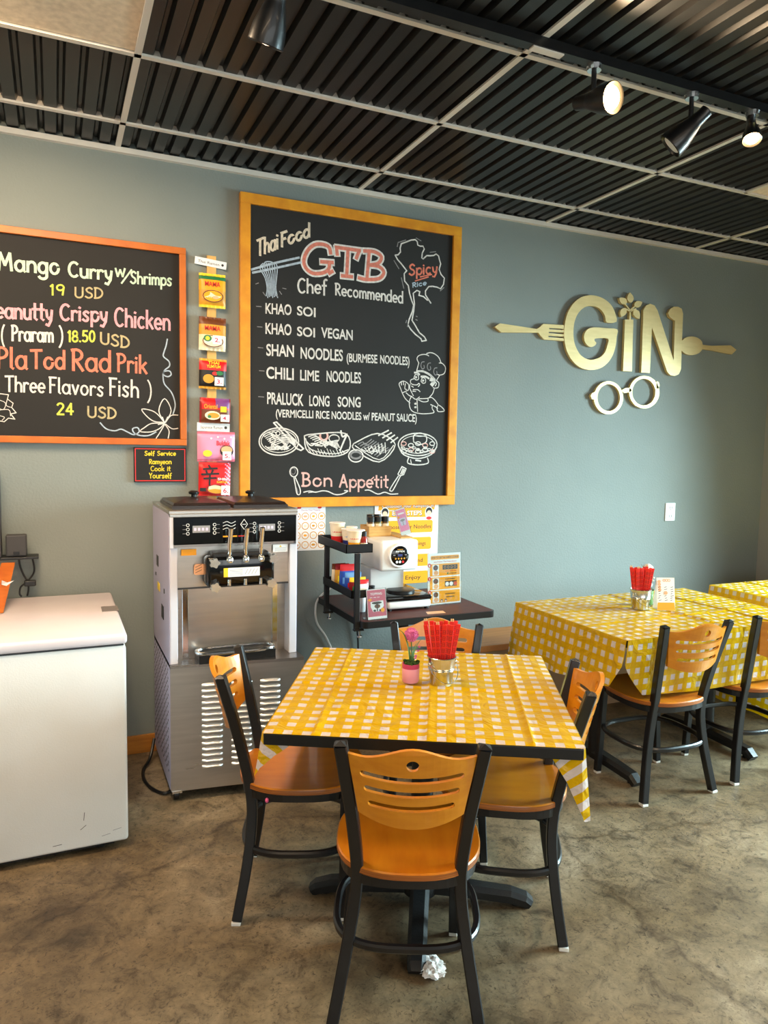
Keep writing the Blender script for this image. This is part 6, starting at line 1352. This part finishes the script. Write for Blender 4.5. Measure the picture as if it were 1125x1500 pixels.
t = thing('white_power_cord', 'white power cord hanging down the wall left of the side table', 'cord', (1.03, -.02, .40))
MB().tube(catmull([(1.09, -.05, .80), (1.03, -.03, .755), (.995, -.02, .70), (1.00, -.018, .60), (1.05, -.016, .52), (1.085, -.014, .45), (1.09, -.014, .42)], 8), .006, 8).build('cord', 'cable_white', t, True, smooth=True)
MB().box(1.07, 1.115, -.024, -.002, .385, .425, .004).build('plug', 'white_plastic', t, True)
t = thing('cooker_power_cord', 'thin black cord hanging below the dark side table', 'cord', (1.25, -.03, .3))
MB().tube(catmull([(1.23, -.03, .735), (1.235, -.02, .60), (1.25, -.016, .45), (1.25, -.016, .30)], 8), .005, 8).build('cord', 'black_plastic', t, True, smooth=True)
MB().box(1.235, 1.265, -.024, -.002, .27, .31, .003).build('plug', 'black_plastic', t, True)
t = thing('table_decal', 'orange sticker on the top of the dark side table in front of the cooker', 'sticker', (1.42, -.585, .7412))
MB().geo([(1.375, -.61, .7416), (1.475, -.615, .7416), (1.485, -.565, .7416), (1.39, -.56, .7416)], [(0, 1, 2, 3)]).build('sticker', 'ink_peach', t, True)

# ------------------------------------------------------------------ chairs
def post_y(z):
    K = [(0, .054), (.19, .085), (.33, .097), (.43, .090), (.625, .050), (.82, 0.0)]
    return interp(K, z)
def post_x(z):
    K = [(0, .200), (.16, .172), (.25, .157), (.36, .142), (.45, .138), (.55, .146), (.625, .154), (.72, .167), (.82, .181)]
    return interp(K, z)
def interp(K, z):
    for i in range(len(K)-1):
        if z <= K[i+1][0]:
            p0 = K[max(i-1, 0)]; p1 = K[i]; p2 = K[i+1]; p3 = K[min(i+2, len(K)-1)]
            t_ = (z-p1[0])/(p2[0]-p1[0]); h_ = p2[0]-p1[0]
            m1 = (p2[1]-p0[1])/(p2[0]-p0[0]) if p2[0] != p0[0] else 0; m2 = (p3[1]-p1[1])/(p3[0]-p1[0])
            return (2*t_**3-3*t_**2+1)*p1[1]+(t_**3-2*t_**2+t_)*h_*m1+(-2*t_**3+3*t_**2)*p2[1]+(t_**3-t_**2)*h_*m2
    return K[-1][1]
def sup(cx, cy, rx, ry, e, n=48):
    o = []
    for i in range(n):
        q = 2*PI*i/n; c_, s_ = math.cos(q), math.sin(q)
        o.append((cx+rx*math.copysign(abs(c_)**(2/e), c_), cy+ry*math.copysign(abs(s_)**(2/e), s_)))
    return o
SQ = [(1, 1), (-1, 1), (-1, -1), (1, -1)]
BV = [(1, .8), (.8, 1), (-.8, 1), (-1, .8), (-1, -.8), (-.8, -1), (.8, -1), (1, -.8)]
def make_chair():
    t = thing('dining_chair', '', 'chair')
    # seat: moulded plywood disc
    m = MB(); out = sup(0, .255, .205, .215, 2.5)
    n = len(out); rings = []
    for k, (f_, z) in enumerate(((.97, .433), (1.0, .437), (1.0, .452), (.985, .456), (.8, .453), (.5, .449), (.2, .448))):
        rings.append([m.bm.verts.new((x*f_, .255+(y-.255)*f_, z)) for x, y in out])
    for ri, (A, B) in enumerate(zip(rings, rings[1:])):
        for i in range(n):
            fc = m.bm.faces.new((A[i], A[(i+1) % n], B[(i+1) % n], B[i])); fc.material_index = 1 if ri == 1 else 0
    m.bm.faces.new(rings[-1]); m.bm.faces.new(rings[0][::-1])
    m.build('seat', ['honey_seat', 'ply_edge'], t, smooth=True)
    m = MB(); ap = sup(0, .250, .185, .190, 3.0)
    m.tube([(x, y, .420) for x, y in ap], .013, sect=[(1, .6), (-1, .6), (-1, -.6), (1, -.6)], closed=True, xdir=(0, 0, 1)); m.build('seat_frame', 'black_metal', t)
    m = MB(); rg = sup(0, .245, .200, .185, 3.0)
    m.tube([(x, y, .235) for x, y in rg], .011, sect=[(1, .5), (.5, .9), (-.5, .9), (-1, .5), (-1, -.5), (-.5, -.9), (.5, -.9), (1, -.5)], closed=True, xdir=(0, 0, 1)); m.build('ring_stretcher', 'black_metal', t, smooth=True)
    for s_ in (-1, 1):
        m = MB(); zs = [.012+i*(.806/30) for i in range(31)]
        m.tube([(s_*post_x(z), post_y(z), z) for z in zs], .0165, sect=BV, xdir=(1, 0, 0))
        x, y, z = s_*post_x(.818), post_y(.818), .818
        m.geo([(x+a*.0165, y+b*.0165, z) for a, b in SQ]+[(x, y-.002, z+.010)], [(0, 1, 4), (1, 2, 4), (2, 3, 4), (3, 0, 4)])
        lg = m.build('leg', 'black_metal', t)
        g = MB().box(s_*.200-.015, s_*.200+.015, .054-.015, .054+.015, 0, .012, .002).build('glide', 'glide_white', t); g.parent = lg
        m = MB(); m.tube([(s_*.160, .402, .425), (s_*.170, .402, .2), (s_*.182, .400, .012)], .0145, sect=BV, xdir=(1, 0, 0)); lg = m.build('leg', 'black_metal', t)
        g = MB().box(s_*.182-.013, s_*.182+.013, .387, .413, 0, .012, .002).build('glide', 'glide_white', t); g.parent = lg
    # backrest: bent plywood with a round hole and three slots
    top = lambda x: .797+.036*(.5+.5*math.cos(PI*min(1, abs(x)/.135)))
    bot = lambda x: .605+.035*(x/.15)**2
    xs = [i/20*2-1 for i in range(21)]
    outer = [(x*.135, bot(x*.135)) for x in xs]+[(.135+.027*(k/6), .635+.16*(k/6)) for k in range(1, 6)]+[(x*.162, top(x*.162)) for x in xs[::-1]]+[(-.135-.027*(k/6), .635+.16*(k/6)) for k in range(5, 0, -1)]
    holes = [[(.016*math.cos(q), .790+.015*math.sin(q)) for q in [i/20*2*PI for i in range(20)]]]
    for zc, hl in ((.747, .122), (.706, .112), (.664, .101)):
        h_ = .0085; c_ = []
        for i in range(13): x = -hl+2*hl*i/12; c_.append((x, zc-h_+.004*(x/hl)**2))
        c_ += arc(hl, zc+.004, h_, h_, -80, 80, 6)
        for i in range(13): x = hl-2*hl*i/12; c_.append((x, zc+h_+.004*(x/hl)**2))
        c_ += arc(-hl, zc+.004, h_, h_, 100, 260, 6)
        holes.append(c_)
    vs, fs = fill2d([outer]+holes, .013)
    m = MB(); m.geo(vs, fs); bmesh.ops.remove_doubles(m.bm, verts=m.bm.verts[:], dist=1e-6)
    for i in range(-9, 10):
        bmesh.ops.bisect_plane(m.bm, geom=m.bm.verts[:]+m.bm.edges[:]+m.bm.faces[:], dist=1e-6, plane_co=(i*.017, 0, 0), plane_no=(1, 0, 0))
    for f in m.bm.faces:
        f.material_index = 0 if abs(f.normal.z) > .5 else 1
    for v in m.bm.verts:
        x, z, d = v.co
        v.co = Vector((x, post_y(z)-.002-.058*(1-(x/.165)**2)+d, z))
    m.build('backrest', ['honey_wood', 'honey_wood'], t)
    return t
chair = make_chair()
spots = [
 ((.505, -2.182, 0), -25.3, 'honey wood chair nearest the viewer, its slotted back turned to us', 0),
 ((.240, -1.305, 0), -111.8, 'honey wood chair at the left side of the front table beside the ice cream machine', 0),
 ((1.282, -1.885, 0), 58.5, 'honey wood chair at the right side of the front table, before the second table', 0),
 ((1.166, -1.086, 0), 153.6, 'honey wood chair behind the front table, facing us before the side table', 0),
 ((2.250, -1.474, 0), -3.0, 'honey wood chair at the second table, fully in view with its back to us', 0),
 ((2.808, -1.484, 0), -4.5, 'honey wood chair at the second table cut by the right edge of the picture', 0)]
for i, (loc, rz, lab, _) in enumerate(spots):
    c_ = chair if i == 0 else copy_tree(chair)
    c_.location = loc; c_.rotation_euler = (0, 0, R(rz)); c_['label'] = lab; c_['group'] = 'slotted back dining chairs'
    if i == 1: MB().ball((.185, .15, .412), .010, .006, .008).build('gum_blob', 'gum', c_, smooth=True)

# ------------------------------------------------------------------ dining tables
PIT = .0545
def wr(x, y, s):
    """wrinkles of a vinyl sheet"""
    v = noise.noise((x*5+s, y*3, s))*.0022 + abs(noise.noise((x*9-y*6, y*4+s, s*2)))*.0030 + abs(noise.noise((x*4+y*11, s, y*7)))*.0018
    return v*1.9
def crease(d, w_=.005, h_=.006): return h_*math.exp(-(d/w_)**2)
def cloth_top(m, x0, x1, y0, y1, z, seed, creasex, creasey, nx, ny):
    def f(u, v):
        x, y = x0+(x1-x0)*u, y0+(y1-y0)*v
        e = min(u, 1-u, v, 1-v); k = min(1, e/.04)
        h_ = wr(x, y, seed)*k + sum(crease(x-c_) for c_ in creasex)*min(1, e/.01) + sum(crease(y-c_) for c_ in creasey)*k
        return (x, y, z+.001+h_)
    m.grid(nx, ny, f, uvf=lambda u, v: ((x0+(x1-x0)*u)/PIT+100.2, (y0+(y1-y0)*v)/PIT+100.2))
def drape(m, path, ztop, hem, flare, uvf, seed, ns=60, nz=10, wave=.012):
    """cloth hanging from a path of (x, y, nx, ny); hem(s) gives its lower edge"""
    n = len(path)-1
    def at(s_):
        i = min(int(s_*n), n-1); t_ = s_*n-i; a, b = path[i], path[i+1]
        return [a[k]+(b[k]-a[k])*t_ for k in range(4)]
    def f(u, v):
        x, y, nx_, ny_ = at(u); d = ztop-hem(u)
        o_ = .003+flare*v*d/.3+wave*v*math.sin(u*17+seed)*.7+wave*v*noise.noise((u*6, seed, v))
        return (x+nx_*o_, y+ny_*o_, ztop+.001-d*v)
    m.grid(ns, nz, f, uvf=lambda u, v: uvf(at(u), v*(ztop-hem(u))))
# front table
TH = R(-28.72)
tb = thing('dining_table', 'square front dining table with a black edge on a four foot black pedestal', 'table', (.8335, -1.6185, 0), TH)
hl = .4474
MB().box(-hl, hl, -hl, hl, .713, .746, .003).build('table_top', 'black_plastic', tb)
MB().tube([(0, 0, .06), (0, 0, .70)], .038, 20).build('column', 'black_cast', tb, smooth=True)
MB().box(-.16, .16, -.16, .16, .700, .713, .004).build('top_plate', 'black_cast', tb)
MB().lathe([(.060, .03), (.062, .06), (.042, .11)], 24).build('hub', 'black_cast', tb, smooth=True)
for k in range(4):
    q = k*PI/2; c_, s_ = math.cos(q), math.sin(q)
    MB().tube([(c_*.03, s_*.03, .055), (c_*.18, s_*.18, .045), (c_*.31, s_*.31, .034), (c_*.36, s_*.36, .020), (c_*.378, s_*.378, .006)], [.034, .031, .030, .028, .024], sect=[(1, .25), (.6, .75), (-.6, .75), (-1, .25), (-1, -.55), (1, -.55)], xdir=(-s_, c_, 0)).lathe([(.015, 0), (.015, .02)], 10, Matrix.Translation((c_*.33, s_*.33, 0))).build('foot', 'black_cast', tb)
cl = thing('tablecloth', 'yellow gingham vinyl cloth on the front table, its corners hanging over the black edge', 'tablecloth', (.8335, -1.6185, .746), TH)
m = MB(); zt = .7475
def ttop(m):
    cloth_top(m, -hl-.003, hl+.003, -hl-.002, hl+.003, zt, 3.1, (-.30, .02, .31), (.0,), 110, 110)
ttop(m)
# right drape with a folded front corner, left drape, back drape
pr = [(hl-.10, -hl+.018, 0, -.1), (hl-.04, -hl+.012, 0, -.1), (hl-.008, -hl+.004, .4, -.5), (hl+.002, -hl+.012, 1, -.3)]+[(hl+.002, -hl+.03+i*(2*hl-.03)/12, 1, 0) for i in range(13)]
def hem_r(u):
    s_ = u*16
    return .74-(.74-.540)*min(1, s_/2.2)**.9 if s_ < 3 else .540+.02*noise.noise((s_, 2, 2))
drape(m, pr, zt, hem_r, .035, lambda p, d: ((p[0]+d)/PIT+100.2, p[1]/PIT+100.2), 1.0, 96, 12, .006)
pl_ = [(-hl+.085, -hl+.018, 0, -.1), (-hl+.03, -hl+.012, 0, -.2), (-hl+.004, -hl+.004, -.6, -.5), (-hl-.002, -hl+.012, -1, -.3)]+[(-hl-.002, -hl+.03+i*(2*hl-.03)/12, -1, 0) for i in range(13)]
def hem_l(u):
    s_ = u*16
    return .72-(.72-.618)*(s_/3)**.8 if s_ < 3 else .618-.07*min(1, (s_-3)/6)
drape(m, pl_, zt, hem_l, .06, lambda p, d: ((p[0]-d)/PIT+100.2, p[1]/PIT+100.2), 2.0, 96, 12, .006)
pb = [(hl-i*2*hl/10, hl+.002, 0, 1) for i in range(11)]
drape(m, pb, zt, lambda u: .56, .03, lambda p, d: (p[0]/PIT+100.2, (p[1]+d)/PIT+100.2), 3.0, 60, 8, .006)
bmesh.ops.translate(m.bm, verts=m.bm.verts[:], vec=(0, 0, -.746))
o = m.build('cloth', 'gingham', cl, smooth=True, fixn=False); o.data.polygons.foreach_set('use_smooth', [True]*len(o.data.polygons))

# second table (long, right) and third table behind it
def long_table(name, label, clabel, x0, x1, y0, y1, colx, hemL, hemF, seed, front=True):
    cx, cy = (x0+x1)/2, (y0+y1)/2
    t = thing(name, label, 'table', (cx, cy, 0))
    MB().box(x0+.004, x1-.004, y0+.004, y1-.004, .713, .746, .003).build('table_top', 'black_plastic', t, True)
    for x in colx:
        MB().tube([(x, cy, .05), (x, cy, .713)], .036, 18).build('column', 'black_cast', t, True, smooth=True)
        for s_ in (-1, 1):
            MB().tube([(x, cy+s_*.0, .050), (x, cy+s_*.16, .044), (x, cy+s_*.27, .036), (x, cy+s_*.30, .012)], [.034, .032, .030, .026], sect=[(1, .25), (.6, .75), (-.6, .75), (-1, .25), (-1, -.55), (1, -.55)], xdir=(1, 0, 0)).lathe([(.013, 0), (.013, .02)], 10, Matrix.Translation((x, cy+s_*.25, 0))).build('foot', 'black_cast', t, True)
    c = thing('tablecloth', clabel, 'tablecloth', (cx, cy, .746))
    m = MB(); z = .7475
    cloth_top(m, x0-.003, x1+.003, y0-.003, y1+.003, z, seed, (x0+.30, x0+.62, x0+.92), (y0+.28, y0+.55), 130, 90)
    uvx = lambda p, d: ((p[0]-d)/PIT+100.2, p[1]/PIT+100.2)
    uvy = lambda p, d: (p[0]/PIT+100.2, (p[1]-d)/PIT+100.2)
    n = 14
    path = [(x0-.002, y1-i*(y1-y0)/n, -1, 0) for i in range(n+1)]
    drape(m, path, z, lambda u: hemL(u), .05, uvx, seed, 90, 14, .014)
    path = [(x0+i*(x1-x0)/n, y0-.002, 0, -1) for i in range(n+1)]
    drape(m, path, z, lambda u: hemF(u), -.030, uvy, seed+1, 120, 14, .004)
    path = [(x1+.002, y0+i*(y1-y0)/n, 1, 0) for i in range(n+1)]
    drape(m, path, z, lambda u: .45, .03, lambda p, d: ((p[0]+d)/PIT+100.2, p[1]/PIT+100.2), seed+2, 70, 10, .01)
    path = [(x1-i*(x1-x0)/n, y1+.002, 0, 1) for i in range(n+1)]
    drape(m, path, z, lambda u: .47, .03, lambda p, d: (p[0]/PIT+100.2, (p[1]+d)/PIT+100.2), seed+3, 70, 10, .01)
    o = m.build('cloth', 'gingham', c, True, smooth=True, fixn=False); o.data.polygons.foreach_set('use_smooth', [True]*len(o.data.polygons))
    return t
def hl2(u): return .446+.09*u if u < .93 else .53+(.635-.53)*((u-.93)/.07)
def hf2(u): return .635-(.635-.484)*(u/.10)**.8 if u < .10 else .484-.022*min(1, (u-.10)/.25)
long_table('dining_table', 'long second dining table under a yellow cloth on two black columns', 'yellow gingham cloth draped to chair seat height over the long second table', 1.945, 3.15, -1.378, -.545, (2.16, 2.93), hl2, hf2, 5.0)
long_table('dining_table', 'third dining table at the far right behind the second table', 'yellow gingham cloth over the far right table, cut by the edge of the picture', 3.40, 4.40, -1.36, -.52, (3.60, 4.25), lambda u: .10 if u < .95 else .10+.3*(u-.95)/.05, lambda u: .45, 8.0)

# ------------------------------------------------------------------ things on the tables
def pail(x, y, z, label, r1=.048, r0=.037, h=.095):
    t = thing('metal_pail', label, 'bucket', (x, y, z))
    pr_ = [(r0-.003, .001), (r0, .0), (r0+(r1-r0)*.5, h*.52), (r0+(r1-r0)*.5+.0022, h*.55), (r0+(r1-r0)*.55, h*.58), (r0+(r1-r0)*.6+.0022, h*.61), (r0+(r1-r0)*.64, h*.64), (r1, h), (r1+.003, h+.002), (r1+.001, h+.004), (r1-.003, h), (r0-.002, .004)]
    MB().lathe(pr_, 36, cap=False).lathe([(.0005, .003), (r0-.002, .004)], 24, cap=False).build('bucket', 'galvanised', t, smooth=True)
    MB().tube([((r1+.004)*math.cos(q), -.012-(r1)*abs(math.sin(q))*.95, h*.72-.052*math.sin(q)) for q in [PI*i/20 for i in range(21)]], .0016, 6).build('bail_handle', 'chrome', t, smooth=True)
    for s_ in (-1, 1): MB().ball((s_*(r1+.002), -.008, h*.80), .006, .006, .007).build('handle_ear', 'galvanised', t, smooth=True)
    return t
def sleeve_proto(tip):
    t = thing('chopstick_sleeve', '', 'chopsticks')
    MB().box(-.0075, .0075, -.0035, .0035, 0, .205, .0012).build('paper_sleeve', 'sleeve_red', t)
    if tip: MB().box(-.0055, -.0008, -.0022, .0022, .205, .214, .0008).box(.0008, .0055, -.0022, .0022, .205, .214, .0008).build('stick_tip', 'stick_wood', t)
    a = Art(-.0039, 'ink_', 1e-6)
    for k in range(5):
        z = .185-k*.022
        for p in ([(-.004, 0), (.004, .001)], [(-.004, -.006), (.004, -.005)], [(-.004, .001), (-.004, -.012)], [(.004, .001), (.004, -.012)], [(-.004, -.012), (.004, -.011)]): a.line('darkred', .0014, [(x, z+zz) for x, zz in p])
    a.build('sleeve_print', t, False)
    return t
proto = {0: sleeve_proto(False), 1: sleeve_proto(True)}; used = {0: False, 1: False}
ANG = R(28)
def sleeves(px, py, pz, n, group, labf, seed, spread=.030, hh=0.0, view=(-.45, -.9)):
    rnd = random.Random(seed)
    for i in range(n):
        k = 1 if i % 5 == 2 else 0
        if used[k]: t = copy_tree(proto[k])
        else: t = proto[k]; used[k] = True
        fr = i/(n-1)
        col_ = i % (n//2); row = i//(n//2); fx = (col_/(n//2-1))*2-1
        bx_, by_ = fx*.022, (row-.5)*.022
        lean_x = fx*R(9)+R(rnd.uniform(-2, 2)); lean_y = R(rnd.uniform(-4, 3))-(row-.5)*R(9)
        rz = R(-26)+R(rnd.uniform(-18, 18))
        c_, s_ = math.cos(R(-26)), math.sin(R(-26))
        t.location = (px+c_*bx_-s_*by_, py+s_*bx_+c_*by_, pz+.006+rnd.uniform(0, .006)+hh)
        t.rotation_euler = (Matrix.Rotation(R(-26), 3, 'Z') @ Matrix.Rotation(lean_x, 3, 'Y') @ Matrix.Rotation(lean_y, 3, 'X') @ Matrix.Rotation(R(rnd.uniform(-14, 14)), 3, 'Z')).to_euler()
        t['label'] = labf; t['group'] = group
ZT = .7545
pail(.900, -1.612, ZT, 'small galvanised bucket of red chopsticks on the front table')
sleeves(.900, -1.612, ZT, 14, 'chopsticks in the front bucket', 'red paper chopstick sleeve standing in the bucket on the front table', 4)
pail(2.455, -.915, ZT, 'small galvanised bucket of red chopsticks on the second table', .054, .041, .10)
sleeves(2.455, -.915, ZT, 14, 'chopsticks in the second bucket', 'red paper chopstick sleeve standing in the bucket on the second table', 9)

def flower(x, y, z, label, pot, rim, head, s=1.0):
    t = thing('potted_flower', label, 'potted plant', (x, y, z))
    t.scale = (s, s, s)
    MB().lathe([(.026, 0), (.029, .004), (.0305, .048), (.030, .050)], 28).build('pot', pot, t, smooth=True)
    MB().lathe([(.030, .050), (.0305, .052), (.030, .066), (.027, .066), (.026, .058)], 28, cap=False).build('pot_rim', rim, t, smooth=True)
    m = MB()
    for i in range(60):
        q, r_ = random.random()*2*PI, math.sqrt(random.random())*.026
        m.ball((r_*math.cos(q), r_*math.sin(q), .064+random.random()*.010-(r_*6)**2*.1), .0055, u=6, v=4)
    m.build('moss', 'moss', t)
    MB().tube(catmull([(0, 0, .06), (.002, 0, .10), (.0, 0, .150)], 5), .0022, 6).build('stem', 'leaf_green', t, smooth=True)
    m = MB(); m.ball((0, 0, .165), .021, u=18, v=12)
    for i in range(260):
        v = Vector((random.gauss(0, 1), random.gauss(0, 1), random.gauss(0, 1))).normalized(); p = Vector((0, 0, .165))+v*.020; o_ = v.orthogonal().normalized()*.0028; w_ = v.cross(o_)
        m.geo([p+o_, p-o_*.5+w_*.9, p-o_*.5-w_*.9, p+v*.0065], [(0, 1, 3), (1, 2, 3), (2, 0, 3)])
    m.build('flower_head', head, t)
    for i, (dx, dy, h_) in enumerate(((-.052, -.01, .19), (-.014, .004, .13), (.030, .01, .135), (.050, -.006, .155), (.018, -.014, .10))):
        m = MB()
        P_ = catmull([(dx*.05, dy*.05, .06), (dx*.25, dy*.25, .06+(h_-.06)*.5), (dx*.6, dy*.6, .06+(h_-.06)*.85), (dx, dy, h_)], 5); k = len(P_)
        vs = []
        for j, p in enumerate(P_):
            w_ = .0042*math.sin(PI*min(.98, .25+.75*j/(k-1))); vs += [(p[0]-w_*.8, p[1]-w_*.4, p[2]), (p[0], p[1]+.0012, p[2]-.0006), (p[0]+w_*.8, p[1]+w_*.4, p[2])]
        fs = []
        for j in range(k-1): fs += [(j*3, j*3+1, j*3+4, j*3+3), (j*3+1, j*3+2, j*3+5, j*3+4)]
        m.geo(vs, fs); m.build('leaf', 'leaf_green', t, smooth=True, fixn=False)
    for dx, dz in ((.010, .095), (.018, .112), (.022, .125), (.008, .088)): MB().ball((dx, -.018, dz), .0042, u=8, v=6).build('blossom', head, t)
    return t
flower(.812, -1.553, ZT, 'pink potted flower with a round pink bloom beside the front bucket', 'pot_pink', 'pot_rim', 'pink_flower')
flower(2.565, -.845, ZT, 'potted white flower half hidden behind the red chopsticks on the second table', 'leaf_green', 'leaf_green', 'paper_white', 1.15)
# folded menu card
t = thing('table_menu_card', 'white menu card with an orange foot standing on the second table', 'menu card', (2.550, -1.000, ZT), R(-22))
w_, h_ = .047, .165
m = MB(); m.geo([(-w_, 0, .0), (w_, 0, .0), (w_, .030, h_), (-w_, .030, h_), (-w_, .06, 0), (w_, .06, 0)], [(0, 1, 2, 3), (3, 2, 5, 4)]); m.build('card', 'paper_white', t, fixn=False)
m = MB(); m.geo([(-w_, -.0008, .001), (w_, -.0008, .001), (w_-.004, .0055, .040), (-w_+.004, .0055, .040)], [(0, 1, 2, 3)]); m.build('orange_band', 'ink_orange', t, fixn=False)
a = Art(0, 'ink_', 1e-5); rr = random.Random(2)
for i in range(4): a.disc('peach', -.034+.001*i, .145-i*.014, .008)
for i in range(3): a.ring('peach', -.008+i*.013, .152, .006, .003)
for j in range(3):
    x = -.034+j*.032
    for i in range(7): a.line('ink', .0022, [(x-.008+rr.random()*.006, .05+i*.011), (x+.002+rr.random()*.008, .053+i*.011)])
a.disc('peach', 0, .088, .009)
for v in a.bm.verts: v.co.y += v.co.z/h_*.030-.0012
a.build('print', t, False)

# crumpled napkin by the table foot
t = thing('crumpled_napkin', 'white frayed napkin on the floor against the front table foot', 'napkin', (.70, -1.955, 0))
m = MB(); r_ = bmesh.ops.create_icosphere(m.bm, subdivisions=4, radius=1)
for v in r_['verts']:
    n_ = noise.noise(v.co*2.2)*.35+noise.noise(v.co*6)*.22
    v.co = Vector((v.co.x*.036*(1+n_), v.co.y*.045*(1+n_), max(0, .016+v.co.z*.018*(1+n_))))
for i in range(26):
    q = random.random()*2*PI; p = Vector((.034*math.cos(q), .044*math.sin(q), .012+random.random()*.012)); d_ = Vector((math.cos(q+random.uniform(-.5, .5)), math.sin(q), .1))*.011
    m.geo([p, p+Vector((0, 0, .003)), p+d_], [(0, 1, 2)])
m.build('napkin', 'napkin', t)
print('objects', len(bpy.data.objects))
